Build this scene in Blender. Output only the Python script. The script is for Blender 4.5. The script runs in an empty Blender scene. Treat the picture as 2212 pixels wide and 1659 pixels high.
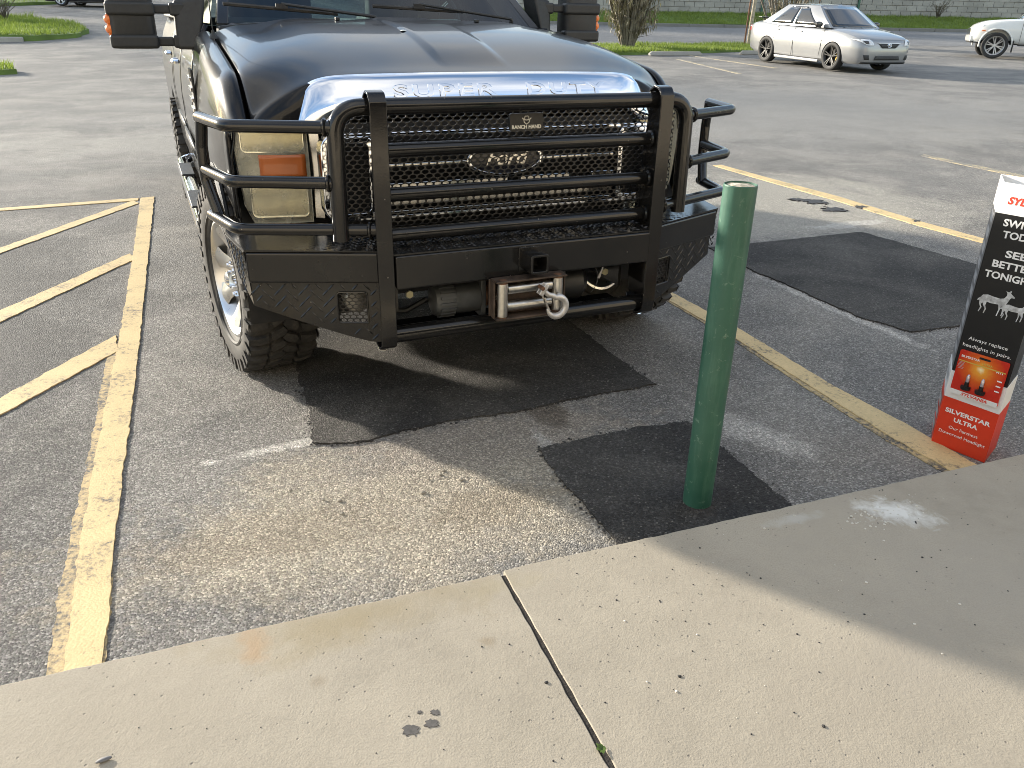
import bpy, bmesh, math, random
from mathutils import Vector, Matrix, Quaternion, noise
random.seed(7)
sc = bpy.context.scene
COL = sc.collection
PI = math.pi
R = math.radians

# ------------------------------------------------------------------ camera
CAM_H, PITCH, ROLL = 1.5, R(24.99), R(1.117)
cd = bpy.data.cameras.new('camera')
cam = bpy.data.objects.new('camera', cd)
COL.objects.link(cam)
fw = Vector((0, math.cos(PITCH), -math.sin(PITCH)))
rt0 = Vector((1, 0, 0)); up0 = rt0.cross(fw)
rt = rt0 * math.cos(ROLL) + up0 * math.sin(ROLL)
up = -rt0 * math.sin(ROLL) + up0 * math.cos(ROLL)
m = Matrix((rt, up, -fw)).transposed().to_4x4()
m.translation = Vector((0, 0, CAM_H))
cam.matrix_world = m
cd.sensor_width = 36.0
cd.lens = 36.0 * 1706 / 2212
cd.clip_start = 0.05
cd.clip_end = 900
sc.camera = cam

# ------------------------------------------------------------------ sky, sun, exposure
SUN_EL = R(14.0)
SUN_AZ = R(-57.6)          # clockwise from +Y
w = bpy.data.worlds.new('World'); sc.world = w; w.use_nodes = True
nt = w.node_tree; N = nt.nodes; L = nt.links
bg = N['Background']
sky = N.new('ShaderNodeTexSky'); sky.sky_type = 'NISHITA'; sky.sun_disc = False
sky.sun_elevation = SUN_EL; sky.sun_rotation = SUN_AZ; sky.dust_density = 0.35; sky.air_density = 1.0
tc = N.new('ShaderNodeTexCoord')
sep = N.new('ShaderNodeSeparateXYZ'); L.new(tc.outputs['Generated'], sep.inputs[0])
addz = N.new('ShaderNodeMath'); addz.operation = 'ADD'; addz.inputs[1].default_value = 0.22
mx0 = N.new('ShaderNodeMath'); mx0.operation = 'MAXIMUM'; mx0.inputs[1].default_value = 0.0
L.new(sep.outputs['Z'], mx0.inputs[0]); L.new(mx0.outputs[0], addz.inputs[0])
cb = N.new('ShaderNodeCombineXYZ')
for ax in ('X', 'Y'):
    dv = N.new('ShaderNodeMath'); dv.operation = 'DIVIDE'
    L.new(sep.outputs[ax], dv.inputs[0]); L.new(addz.outputs[0], dv.inputs[1]); L.new(dv.outputs[0], cb.inputs[ax])
cn = N.new('ShaderNodeTexNoise'); cn.inputs['Scale'].default_value = 1.15; cn.inputs['Detail'].default_value = 9
cn.inputs['Roughness'].default_value = 0.58; cn.inputs['Distortion'].default_value = 0.35
L.new(cb.outputs[0], cn.inputs['Vector'])
cr = N.new('ShaderNodeValToRGB'); cr.color_ramp.elements[0].position = 0.42; cr.color_ramp.elements[1].position = 0.66
cr.color_ramp.elements[0].color = (0.0, 0.0, 0.0, 1); cr.color_ramp.elements[1].color = (0.92, 0.92, 0.92, 1)
L.new(cn.outputs['Fac'], cr.inputs[0])
cmix = N.new('ShaderNodeMixRGB'); cmix.inputs['Color2'].default_value = (4.6, 4.35, 3.95, 1)
L.new(cr.outputs[0], cmix.inputs['Fac']); L.new(sky.outputs[0], cmix.inputs['Color1'])
L.new(cmix.outputs[0], bg.inputs['Color'])
bg.inputs['Strength'].default_value = 0.15

sd = bpy.data.lights.new('sun', 'SUN'); sd.energy = 4.3; sd.angle = R(1.9); sd.color = (1.0, 0.91, 0.77)
sun = bpy.data.objects.new('sun', sd); COL.objects.link(sun)
S_FROM = Vector((math.sin(SUN_AZ) * math.cos(SUN_EL), math.cos(SUN_AZ) * math.cos(SUN_EL), math.sin(SUN_EL)))
sun.rotation_euler = (-S_FROM).to_track_quat('-Z', 'Y').to_euler()
sun.location = S_FROM * 60

vs = sc.view_settings
vs.view_transform = 'Standard'; vs.look = 'None'; vs.exposure = 1.36; vs.gamma = 1.0; vs.use_curve_mapping = False
sc.cycles.use_denoising = True
sc.cycles.filter_width = 0.9
sc.cycles.max_bounces = 8; sc.cycles.transparent_max_bounces = 12
sc.cycles.caustics_reflective = False; sc.cycles.caustics_refractive = False
sc.cycles.sample_clamp_indirect = 6.0

# ------------------------------------------------------------------ helpers
def V(*a): return Vector(a)

class MB:
    """collects faces for one mesh"""
    def __init__(s): s.v = []; s.f = []; s.sm = []
    def add(s, vs, fs, smooth=True):
        o = len(s.v); s.v += [tuple(p) for p in vs]
        for f in fs: s.f.append(tuple(i + o for i in f)); s.sm.append(smooth)
        return s
    def box(s, c, d, rot=None, smooth=False):
        x, y, z = d[0] / 2, d[1] / 2, d[2] / 2
        P = [V(-x,-y,-z), V(x,-y,-z), V(x,y,-z), V(-x,y,-z), V(-x,-y,z), V(x,-y,z), V(x,y,z), V(-x,y,z)]
        if rot is not None: P = [rot @ p for p in P]
        P = [p + V(*c) for p in P]
        return s.add(P, [(3,2,1,0),(4,5,6,7),(0,1,5,4),(1,2,6,5),(2,3,7,6),(3,0,4,7)], smooth)
    def hexa(s, P, smooth=False):   # 8 corners: bottom 4 ccw, top 4 ccw
        return s.add(P, [(3,2,1,0),(4,5,6,7),(0,1,5,4),(1,2,6,5),(2,3,7,6),(3,0,4,7)], smooth)
    def grid(s, rows, closed=False, smooth=True, flip=False):
        n = len(rows[0]); vs = [p for r in rows for p in r]; fs = []
        for i in range(len(rows) - 1):
            for j in range(n if closed else n - 1):
                a, b = i * n + j, i * n + (j + 1) % n
                q = (a, b, b + n, a + n)
                fs.append(q[::-1] if flip else q)
        return s.add(vs, fs, smooth)
    def loft(s, rings, smooth=True, caps=True):
        n = len(rings[0]); o = len(s.v)
        s.grid(rings, closed=True, smooth=smooth)
        if caps:
            s.f.append(tuple(o + i for i in range(n))[::-1]); s.sm.append(False)
            k = o + (len(rings) - 1) * n
            s.f.append(tuple(k + i for i in range(n))); s.sm.append(False)
        return s
    def tube(s, path, r, seg=14, caps=True):
        path = [V(*p) for p in path]; n = len(path)
        tan = []
        for i in range(n):
            t = path[min(i + 1, n - 1)] - path[max(i - 1, 0)]
            tan.append(t.normalized())
        u = tan[0].orthogonal().normalized(); rings = []
        for i in range(n):
            if i: u = (tan[i - 1].rotation_difference(tan[i])) @ u
            u = (u - tan[i] * u.dot(tan[i])).normalized(); ww = tan[i].cross(u)
            rr = r(i / (n - 1)) if callable(r) else r
            rings.append([path[i] + (u * math.cos(2*PI*k/seg) + ww * math.sin(2*PI*k/seg)) * rr for k in range(seg)])
        return s.loft(rings, True, caps)
    def lathe(s, prof, c=(0,0,0), axis='X', seg=32, caps=False, a0=0):
        rings = []
        for (r, h) in prof:
            ring = []
            for k in range(seg):
                a = 2*PI*k/seg + a0
                if axis == 'X': p = (h, r*math.cos(a), r*math.sin(a))
                elif axis == 'Y': p = (r*math.sin(a), h, r*math.cos(a))
                else: p = (r*math.cos(a), r*math.sin(a), h)
                ring.append(V(*p) + V(*c))
            rings.append(ring)
        return s.loft(rings, True, caps)
    def prism(s, poly, ax, d0, d1, smooth=False):
        """poly of 2-tuples extruded along axis ax ('X','Y','Z') from d0 to d1"""
        def P(p, d):
            return (d, p[0], p[1]) if ax == 'X' else ((p[0], d, p[1]) if ax == 'Y' else (p[0], p[1], d))
        n = len(poly); vs = [P(p, d0) for p in poly] + [P(p, d1) for p in poly]
        fs = [tuple(range(n))[::-1], tuple(range(n, 2*n))] + [(i, (i+1) % n, n + (i+1) % n, n + i) for i in range(n)]
        return s.add(vs, fs, smooth)
    def xf(s, M, i0=0):
        s.v = s.v[:i0] + [tuple(M @ V(*p)) for p in s.v[i0:]]; return s
    def mesh(s, name, sharp=35, merge=False):
        me = bpy.data.meshes.new(name); me.from_pydata(s.v, [], s.f)
        me.polygons.foreach_set('use_smooth', s.sm)
        bm = bmesh.new(); bm.from_mesh(me)
        if merge: bmesh.ops.remove_doubles(bm, verts=bm.verts, dist=1e-5)
        bmesh.ops.recalc_face_normals(bm, faces=bm.faces); bm.to_mesh(me); bm.free()
        if sharp: me.set_sharp_from_angle(angle=R(sharp))
        me.update(); return me
    def build(s, name, mat, parent=None, bevel=0, sharp=35, solid=0, subd=0, seg=2, merge=False, smooth=None):
        if smooth is not None: s.sm = [smooth] * len(s.f)
        if bevel: s.sm = [True] * len(s.f)
        me = s.mesh(name, 0 if bevel else sharp, merge)
        return put(name, me, mat, parent, bevel, solid, subd, seg)

def put(name, me, mat, parent=None, bevel=0, solid=0, subd=0, seg=2):
    o = bpy.data.objects.new(name, me); COL.objects.link(o)
    if mat is not None and not me.materials: me.materials.append(mat)
    if parent is not None: o.parent = parent
    if solid:
        md = o.modifiers.new('solid', 'SOLIDIFY'); md.thickness = abs(solid); md.offset = -1 if solid > 0 else 1
    if subd:
        md = o.modifiers.new('sub', 'SUBSURF'); md.levels = subd; md.render_levels = subd
    if bevel:
        md = o.modifiers.new('bevel', 'BEVEL'); md.width = bevel; md.segments = seg; md.limit_method = 'ANGLE'; md.angle_limit = R(40)
        md.harden_normals = True
    return o

def empty(name, loc=(0,0,0), rz=0, parent=None):
    o = bpy.data.objects.new(name, None); COL.objects.link(o); o.location = loc; o.rotation_euler = (0, 0, rz)
    o.empty_display_size = 0.2
    if parent is not None: o.parent = parent
    return o

def tag(o, label=None, cat=None, group=None, kind=None):
    if label: o['label'] = label
    if cat: o['category'] = cat
    if group: o['group'] = group
    if kind: o['kind'] = kind
    return o

def copy_tree(o, parent=None):
    c = o.copy(); COL.objects.link(c); c.parent = parent
    for ch in list(o.children): copy_tree(ch, c)
    return c

def fillet(pts, r, n=6, closed=False):
    """round the corners of a polyline with arcs of about radius r"""
    pts = [V(*p) for p in pts]; out = []; m = len(pts)
    for i, p in enumerate(pts):
        if not closed and i in (0, m - 1): out.append(p); continue
        a, b = pts[i - 1], pts[(i + 1) % m]
        da, db = (a - p), (b - p); la, lb = da.length, db.length
        da.normalize(); db.normalize()
        ang = da.angle(db)
        t = min(r / max(math.tan(ang / 2), 1e-4), la * .48, lb * .48)
        p0, p1 = p + da * t, p + db * t
        for k in range(n + 1):
            s = k / n
            out.append(p0 * (1-s)**2 + p * 2*s*(1-s) + p1 * s*s)
    return out

def interp(tab, x):
    if x <= tab[0][0]: return tab[0][1]
    for (a, va), (b, vb) in zip(tab, tab[1:]):
        if x <= b:
            t = (x - a) / (b - a); return va + (vb - va) * t
    return tab[-1][1]

def smooth_interp(tab, x):   # monotone-ish catmull
    n = len(tab)
    if x <= tab[0][0]: return tab[0][1]
    if x >= tab[-1][0]: return tab[-1][1]
    for i in range(n - 1):
        if x <= tab[i+1][0]: break
    x0, y0 = tab[i]; x1, y1 = tab[i+1]
    m0 = (y1 - tab[i-1][1]) / (x1 - tab[i-1][0]) if i > 0 else (y1-y0)/(x1-x0)
    m1 = (tab[i+2][1] - y0) / (tab[i+2][0] - x0) if i < n - 2 else (y1-y0)/(x1-x0)
    h = x1 - x0; t = (x - x0) / h
    return (2*t**3-3*t**2+1)*y0 + (t**3-2*t**2+t)*h*m0 + (-2*t**3+3*t**2)*y1 + (t**3-t**2)*h*m1

def sstep(a, b, x):
    t = max(0, min(1, (x - a) / (b - a))); return t*t*(3-2*t)

def rrect(w, h, r, n=5):
    out = []
    for cx, cy, a0 in ((w/2-r, h/2-r, 0), (-w/2+r, h/2-r, 90), (-w/2+r, -h/2+r, 180), (w/2-r, -h/2+r, 270)):
        for k in range(n + 1):
            a = R(a0 + 90*k/n); out.append((cx + r*math.cos(a), cy + r*math.sin(a)))
    return out

def text_mesh(body, size, depth=0.0, bold=0.0, shear=0.0, space=1.0, align='LEFT', lines=1.0, bev=0.0):
    cu = bpy.data.curves.new('lettering', 'FONT'); cu.body = body; cu.size = size
    cu.extrude = depth; cu.offset = bold; cu.shear = shear; cu.space_character = space; cu.align_x = align; cu.space_line = lines
    cu.resolution_u = 3; cu.bevel_depth = bev; cu.bevel_resolution = 0
    o = bpy.data.objects.new('lettering', cu); COL.objects.link(o)
    dg = bpy.context.evaluated_depsgraph_get(); dg.update()
    me = bpy.data.meshes.new_from_object(o.evaluated_get(dg)); 
    bpy.data.objects.remove(o); bpy.data.curves.remove(cu)
    me.materials.clear(); me.name = 'lettering'
    return me

def boolean_diff(me, cutters):
    """mesh minus a list of meshes"""
    o = bpy.data.objects.new('tmp', me); COL.objects.link(o); tmp = []
    for c in cutters:
        k = bpy.data.objects.new('cut', c); COL.objects.link(k); tmp.append(k)
        md = o.modifiers.new('b', 'BOOLEAN'); md.object = k; md.operation = 'DIFFERENCE'; md.solver = 'EXACT'
    dg = bpy.context.evaluated_depsgraph_get(); dg.update()
    out = bpy.data.meshes.new_from_object(o.evaluated_get(dg))
    bpy.data.objects.remove(o)
    for k in tmp: bpy.data.objects.remove(k)
    return out

# ------------------------------------------------------------------ materials
def nodes(name):
    m = bpy.data.materials.new(name); m.use_nodes = True
    return m, m.node_tree.nodes, m.node_tree.links, m.node_tree.nodes['Principled BSDF']

def lnk(L, a, b): L.new(a, b)

def coords(Nn, Ll, scale=1.0, kind='Object'):
    t = Nn.new('ShaderNodeTexCoord'); mp = Nn.new('ShaderNodeMapping')
    mp.inputs['Scale'].default_value = (scale,)*3 if not isinstance(scale, tuple) else scale
    Ll.new(t.outputs[kind], mp.inputs[0]); return mp.outputs[0]

def tnoise(Nn, Ll, vec, scale, detail=4, rough=.55, dist=0.0):
    n = Nn.new('ShaderNodeTexNoise'); n.inputs['Scale'].default_value = scale; n.inputs['Detail'].default_value = detail
    n.inputs['Roughness'].default_value = rough; n.inputs['Distortion'].default_value = dist
    Ll.new(vec, n.inputs['Vector']); return n.outputs['Fac']

def tvor(Nn, Ll, vec, scale, feature='F1', out='Distance', rand=1.0):
    n = Nn.new('ShaderNodeTexVoronoi'); n.feature = feature; n.inputs['Scale'].default_value = scale
    n.inputs['Randomness'].default_value = rand
    Ll.new(vec, n.inputs['Vector']); return n.outputs[out]

def ramp(Nn, Ll, fac, *stops):
    r = Nn.new('ShaderNodeValToRGB'); e = r.color_ramp.elements
    while len(e) < len(stops): e.new(0.5)
    for k, (p, c) in enumerate(stops):
        e[k].position = p; e[k].color = (c, c, c, 1) if not isinstance(c, tuple) else (*c, 1)
    Ll.new(fac, r.inputs[0]); return r.outputs[0]

def mix(Nn, Ll, fac, a, b, mode='MIX'):
    n = Nn.new('ShaderNodeMixRGB'); n.blend_type = mode
    for i, v in (('Fac', fac), ('Color1', a), ('Color2', b)):
        if isinstance(v, (int, float)): n.inputs[i].default_value = v if i == 'Fac' else (v, v, v, 1)
        elif isinstance(v, tuple): n.inputs[i].default_value = (*v, 1)
        else: Ll.new(v, n.inputs[i])
    return n.outputs[0]

def math_(Nn, Ll, op, a, b=None, clamp=False):
    n = Nn.new('ShaderNodeMath'); n.operation = op; n.use_clamp = clamp
    for i, v in enumerate((a, b)):
        if v is None: continue
        if isinstance(v, (int, float)): n.inputs[i].default_value = v
        else: Ll.new(v, n.inputs[i])
    return n.outputs[0]

def bump(Nn, Ll, P, h, strength=.5, dist=.01):
    b = Nn.new('ShaderNodeBump'); b.inputs['Strength'].default_value = strength; b.inputs['Distance'].default_value = dist
    Ll.new(h, b.inputs['Height']); Ll.new(b.outputs[0], P.inputs['Normal']); return b

def simple(name, col, rough=.5, metal=0.0, coat=0.0, var=.12, vscale=6.0, spec=.5, bmp=0.0, bscale=60, rvar=.1, coat_r=.04):
    m, Nn, Ll, P = nodes(name)
    v = coords(Nn, Ll)
    n = tnoise(Nn, Ll, v, vscale, 5)
    c0 = tuple(max(0, x*(1-var)) for x in col); c1 = tuple(min(1, x*(1+var)) for x in col)
    Ll.new(ramp(Nn, Ll, n, (.3, c0), (.7, c1)), P.inputs['Base Color'])
    n2 = tnoise(Nn, Ll, v, vscale*3.1, 6)
    Ll.new(ramp(Nn, Ll, n2, (.3, max(0, rough - rvar*rough)), (.75, min(1, rough + rvar))), P.inputs['Roughness'])
    P.inputs['Metallic'].default_value = metal; P.inputs['Coat Weight'].default_value = coat; P.inputs['Coat Roughness'].default_value = coat_r
    P.inputs['Specular IOR Level'].default_value = spec
    if bmp: bump(Nn, Ll, P, tnoise(Nn, Ll, v, bscale, 4), bmp, .004)
    return m

# --- asphalt family
def asphalt(name, dark, lite, stone, tan=0.0, stain=0.0, speck=150.0, bstr=.9, worn=None):
    m, Nn, Ll, P = nodes(name)
    v = coords(Nn, Ll)
    big = tnoise(Nn, Ll, v, .55, 6, .6, .2)
    mid = tnoise(Nn, Ll, v, 3.2, 6, .65, .3)
    base = mix(Nn, Ll, ramp(Nn, Ll, big, (.35, 0), (.68, 1.0)), dark, lite)
    base = mix(Nn, Ll, ramp(Nn, Ll, mid, (.35, 0), (.75, .55)), base, tuple(x*1.25 for x in lite))
    # aggregate: cells of random tone
    vc = tvor(Nn, Ll, v, speck, 'F1', 'Color')
    vd = tvor(Nn, Ll, v, speck, 'F1', 'Distance')
    g = Nn.new('ShaderNodeSeparateColor'); Ll.new(vc, g.inputs[0])
    st = ramp(Nn, Ll, g.outputs[0], (.0, .38), (.5, .83), (.8, 1.15), (1.0, 2.0))
    base = mix(Nn, Ll, .82, base, st, 'MULTIPLY')
    # pale stone chips
    vc2 = tvor(Nn, Ll, v, speck*.62, 'F1', 'Color'); g2 = Nn.new('ShaderNodeSeparateColor'); Ll.new(vc2, g2.inputs[0])
    chip = ramp(Nn, Ll, g2.outputs[1], (.86, 0), (.93, 1))
    vd2 = tvor(Nn, Ll, v, speck*.62, 'F1', 'Distance')
    chip = math_(Nn, Ll, 'MULTIPLY', chip, ramp(Nn, Ll, vd2, (.28, 1), (.42, 0)))
    base = mix(Nn, Ll, math_(Nn, Ll, 'MULTIPLY', chip, .75), base, stone)
    # dusty tan film
    if tan > 0:
        tn = tnoise(Nn, Ll, v, 1.1, 7, .6, .6)
        base = mix(Nn, Ll, math_(Nn, Ll, 'MULTIPLY', ramp(Nn, Ll, tn, (.44, 0), (.64, 1)), tan), base, mix(Nn, Ll, .6, (.40, .375, .33), st, 'MULTIPLY'))
    if stain > 0:
        sn = tnoise(Nn, Ll, v, 1.9, 7, .7, 1.0)
        base = mix(Nn, Ll, math_(Nn, Ll, 'MULTIPLY', ramp(Nn, Ll, sn, (.58, 0), (.7, 1)), stain), base, (.045, .042, .04))
    if worn:
        wnA = tnoise(Nn, Ll, v, 1.6, 6, .65, .5); wnB = tnoise(Nn, Ll, v, 7.0, 5, .65, .5); wn2 = tnoise(Nn, Ll, v, 22.0, 4, .7, .4)
    if worn:      # sandy worn zones with a shape of their own: (x, y, rx, ry, angle, colour, amount)
        for (wx, wy, rx, ry, ang, col, amt) in worn:
            tcn = Nn.new('ShaderNodeTexCoord'); mp = Nn.new('ShaderNodeMapping'); mp.vector_type = 'TEXTURE'
            mp.inputs['Location'].default_value = (wx, wy, 0); mp.inputs['Rotation'].default_value = (0, 0, ang)
            mp.inputs['Scale'].default_value = (rx, ry, 1)
            Ll.new(tcn.outputs['Object'], mp.inputs[0])
            ln = Nn.new('ShaderNodeVectorMath'); ln.operation = 'LENGTH'; Ll.new(mp.outputs[0], ln.inputs[0])
            d = math_(Nn, Ll, 'ADD', ln.outputs['Value'], math_(Nn, Ll, 'MULTIPLY', math_(Nn, Ll, 'SUBTRACT', wnA if min(rx, ry) > .3 else wnB, .5), 1.7))
            d = math_(Nn, Ll, 'ADD', d, math_(Nn, Ll, 'MULTIPLY', math_(Nn, Ll, 'SUBTRACT', wn2, .5), .9))
            f = math_(Nn, Ll, 'MULTIPLY', ramp(Nn, Ll, d, (.55, 1), (1.0, 0)), amt)
            c2 = mix(Nn, Ll, .75, col, st, 'MULTIPLY')
            base = mix(Nn, Ll, f, base, c2)
    Ll.new(base, P.inputs['Base Color'])
    P.inputs['Roughness'].default_value = .88; P.inputs['Specular IOR Level'].default_value = .35
    hh = math_(Nn, Ll, 'SUBTRACT', 1.0, vd)
    hn = math_(Nn, Ll, 'ADD', math_(Nn, Ll, 'MULTIPLY', hh, .8), math_(Nn, Ll, 'MULTIPLY', g.outputs[1], .5))
    bump(Nn, Ll, P, hn, bstr, .0045)
    return m

def paint_line(name, col, under=(.07, .068, .065), wear=(.50, .68)):
    m, Nn, Ll, P = nodes(name)
    v = coords(Nn, Ll)
    a = tnoise(Nn, Ll, v, 55, 5, .7); b = tnoise(Nn, Ll, v, 5, 5, .65)
    s = math_(Nn, Ll, 'ADD', math_(Nn, Ll, 'MULTIPLY', a, .55), math_(Nn, Ll, 'MULTIPLY', b, .45))
    f = ramp(Nn, Ll, s, (wear[0], 0), (wear[1], 1))
    c = mix(Nn, Ll, ramp(Nn, Ll, b, (.3, 0), (.7, .6)), col, tuple(x*.72 for x in col))
    vc = tvor(Nn, Ll, v, 150, 'F1', 'Color'); g = Nn.new('ShaderNodeSeparateColor'); Ll.new(vc, g.inputs[0])
    c = mix(Nn, Ll, .35, c, ramp(Nn, Ll, g.outputs[0], (0, .7), (1, 1.1)), 'MULTIPLY')
    Ll.new(mix(Nn, Ll, f, c, under), P.inputs['Base Color'])
    P.inputs['Roughness'].default_value = .7
    vd = tvor(Nn, Ll, v, 150)
    bump(Nn, Ll, P, math_(Nn, Ll, 'SUBTRACT', math_(Nn, Ll, 'MULTIPLY', math_(Nn, Ll, 'SUBTRACT', 1, vd), .6), math_(Nn, Ll, 'MULTIPLY', f, .5)), .28, .004)
    return m

def concrete(name, base=(.46, .42, .35), stains=(), joint=False, bstr=.35):
    m, Nn, Ll, P = nodes(name)
    v = coords(Nn, Ll)
    a = tnoise(Nn, Ll, v, 1.6, 7, .6, .4); b = tnoise(Nn, Ll, v, 14, 6, .65); f = tnoise(Nn, Ll, v, 220, 3, .6)
    c = mix(Nn, Ll, ramp(Nn, Ll, a, (.3, 0), (.7, 1)), tuple(x*.80 for x in base), tuple(x*1.08 for x in base))
    c = mix(Nn, Ll, ramp(Nn, Ll, b, (.35, .0), (.75, .5)), c, tuple(x*1.14 for x in base))
    c = mix(Nn, Ll, ramp(Nn, Ll, f, (.36, .28), (.52, 0)), c, tuple(x*.6 for x in base))
    c = mix(Nn, Ll, ramp(Nn, Ll, f, (.52, 0), (.68, .2)), c, tuple(min(1, x*1.3) for x in base))
    vc = tvor(Nn, Ll, v, 75, 'F1', 'Color'); g = Nn.new('ShaderNodeSeparateColor'); Ll.new(vc, g.inputs[0])
    vd = tvor(Nn, Ll, v, 75)
    pit = math_(Nn, Ll, 'MULTIPLY', ramp(Nn, Ll, g.outputs[0], (.93, 0), (.96, 1)), ramp(Nn, Ll, vd, (.1, 1), (.28, 0)))
    c = mix(Nn, Ll, math_(Nn, Ll, 'MULTIPLY', pit, .7), c, (.12, .11, .1))
    if stains: nzA = tnoise(Nn, Ll, v, 4.5, 7, .68, .5); nzB = tnoise(Nn, Ll, v, 22, 6, .68, .5)
    for (wx, wy, rx, ry, ang, col, amt) in stains:
        tcn = Nn.new('ShaderNodeTexCoord'); mp = Nn.new('ShaderNodeMapping'); mp.vector_type = 'TEXTURE'
        mp.inputs['Location'].default_value = (wx, wy, .1); mp.inputs['Rotation'].default_value = (0, 0, ang)
        mp.inputs['Scale'].default_value = (rx, ry, 1)
        Ll.new(tcn.outputs['Object'], mp.inputs[0])
        ln = Nn.new('ShaderNodeVectorMath'); ln.operation = 'LENGTH'; Ll.new(mp.outputs[0], ln.inputs[0])
        wn = nzA if max(rx, ry) > .2 else nzB
        d = math_(Nn, Ll, 'ADD', ln.outputs['Value'], math_(Nn, Ll, 'MULTIPLY', math_(Nn, Ll, 'SUBTRACT', wn, .5), 2.0))
        c = mix(Nn, Ll, math_(Nn, Ll, 'MULTIPLY', ramp(Nn, Ll, d, (.2, 1), (.95, 0)), amt), c, col)
    Ll.new(c, P.inputs['Base Color']); P.inputs['Roughness'].default_value = .85; P.inputs['Specular IOR Level'].default_value = .3
    h = math_(Nn, Ll, 'ADD', math_(Nn, Ll, 'MULTIPLY', f, .6), math_(Nn, Ll, 'MULTIPLY', tnoise(Nn, Ll, v, 60, 4, .6), .8))
    h = math_(Nn, Ll, 'SUBTRACT', h, math_(Nn, Ll, 'MULTIPLY', pit, 1.0))
    bump(Nn, Ll, P, h, bstr, .004)
    return m

def black_steel(name, base=.012, rough=.2, speck=True, dust=.10):
    m, Nn, Ll, P = nodes(name)
    v = coords(Nn, Ll)
    n = tnoise(Nn, Ll, v, 5, 6, .65, .3)
    c = mix(Nn, Ll, math_(Nn, Ll, 'MULTIPLY', ramp(Nn, Ll, n, (.42, 0), (.8, 1)), dust), (base, base, base*1.02), (.10, .094, .082))
    if speck:
        vc = tvor(Nn, Ll, v, 46, 'F1', 'Color'); g = Nn.new('ShaderNodeSeparateColor'); Ll.new(vc, g.inputs[0]); vd = tvor(Nn, Ll, v, 46)
        s = math_(Nn, Ll, 'MULTIPLY', ramp(Nn, Ll, g.outputs[2], (.9, 0), (.94, 1)), ramp(Nn, Ll, vd, (.05, 1), (.13, 0)))
        c = mix(Nn, Ll, math_(Nn, Ll, 'MULTIPLY', s, .6), c, (.38, .35, .3))
    Ll.new(c, P.inputs['Base Color'])
    n2 = tnoise(Nn, Ll, v, 17, 6, .6)
    Ll.new(ramp(Nn, Ll, n2, (.3, rough*.8), (.75, min(1, rough*1.45))), P.inputs['Roughness'])
    bump(Nn, Ll, P, tnoise(Nn, Ll, v, 140, 3), .05, .002)
    return m

def car_paint(name, col, metal=0.0, rough=.35, dust=.08, coat=1.0, spots=0.0):
    m, Nn, Ll, P = nodes(name)
    v = coords(Nn, Ll)
    n = tnoise(Nn, Ll, v, 3, 6, .65, .3)
    c = mix(Nn, Ll, math_(Nn, Ll, 'MULTIPLY', ramp(Nn, Ll, n, (.4, 0), (.75, 1)), dust), col, (.22, .2, .17))
    if spots:
        vc = tvor(Nn, Ll, v, 130, 'F1', 'Color'); g = Nn.new('ShaderNodeSeparateColor'); Ll.new(vc, g.inputs[0]); vd = tvor(Nn, Ll, v, 130)
        s_ = math_(Nn, Ll, 'MULTIPLY', ramp(Nn, Ll, g.outputs[2], (.84, 0), (.9, 1)), ramp(Nn, Ll, vd, (.12, 1), (.3, 0)))
        c = mix(Nn, Ll, math_(Nn, Ll, 'MULTIPLY', s_, spots), c, (.3, .28, .25))
    Ll.new(c, P.inputs['Base Color']); P.inputs['Metallic'].default_value = metal; P.inputs['Roughness'].default_value = rough
    P.inputs['Coat Weight'].default_value = coat; P.inputs['Specular IOR Level'].default_value = .1; P.inputs['Coat IOR'].default_value = 1.42
    n2 = tnoise(Nn, Ll, v, 9, 6, .6)
    Ll.new(ramp(Nn, Ll, n2, (.3, .02), (.8, .09)), P.inputs['Coat Roughness'])
    return m

def chrome_mat(name, col=(.86, .87, .88), rough=.05):
    m, Nn, Ll, P = nodes(name)
    v = coords(Nn, Ll)
    n = tnoise(Nn, Ll, v, 12, 6, .65)
    P.inputs['Base Color'].default_value = (*col, 1); P.inputs['Metallic'].default_value = 1
    Ll.new(ramp(Nn, Ll, n, (.35, rough), (.8, rough + .1)), P.inputs['Roughness'])
    return m

def rubber(name, dust=.55):
    m, Nn, Ll, P = nodes(name)
    v = coords(Nn, Ll)
    n = tnoise(Nn, Ll, v, 16, 7, .7, .5); n2 = tnoise(Nn, Ll, v, 90, 4, .7)
    s = math_(Nn, Ll, 'MULTIPLY', ramp(Nn, Ll, n, (.35, 0), (.7, 1)), ramp(Nn, Ll, n2, (.3, .4), (.65, 1)))
    c = mix(Nn, Ll, math_(Nn, Ll, 'MULTIPLY', s, dust), (.018, .018, .018), (.15, .135, .115))
    Ll.new(c, P.inputs['Base Color']); P.inputs['Roughness'].default_value = .72
    bump(Nn, Ll, P, n2, .25, .002)
    return m

def glass_mat(name, tint=(.25, .32, .32), gloss=.06, refl=1.45):
    m, Nn, Ll, P = nodes(name)
    out = Nn['Material Output']
    tr = Nn.new('ShaderNodeBsdfTransparent'); tr.inputs[0].default_value = (*tint, 1)
    gl = Nn.new('ShaderNodeBsdfGlossy'); gl.inputs['Roughness'].default_value = gloss
    fr = Nn.new('ShaderNodeFresnel'); fr.inputs['IOR'].default_value = refl
    ms = Nn.new('ShaderNodeMixShader'); Ll.new(fr.outputs[0], ms.inputs[0]); Ll.new(tr.outputs[0], ms.inputs[1]); Ll.new(gl.outputs[0], ms.inputs[2])
    Ll.new(ms.outputs[0], out.inputs['Surface']); Nn.remove(P)
    return m

def flat(name, col, rough=.45, spec=.4):
    return simple(name, col, rough, var=.04, vscale=20, spec=spec, rvar=.08)

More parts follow.
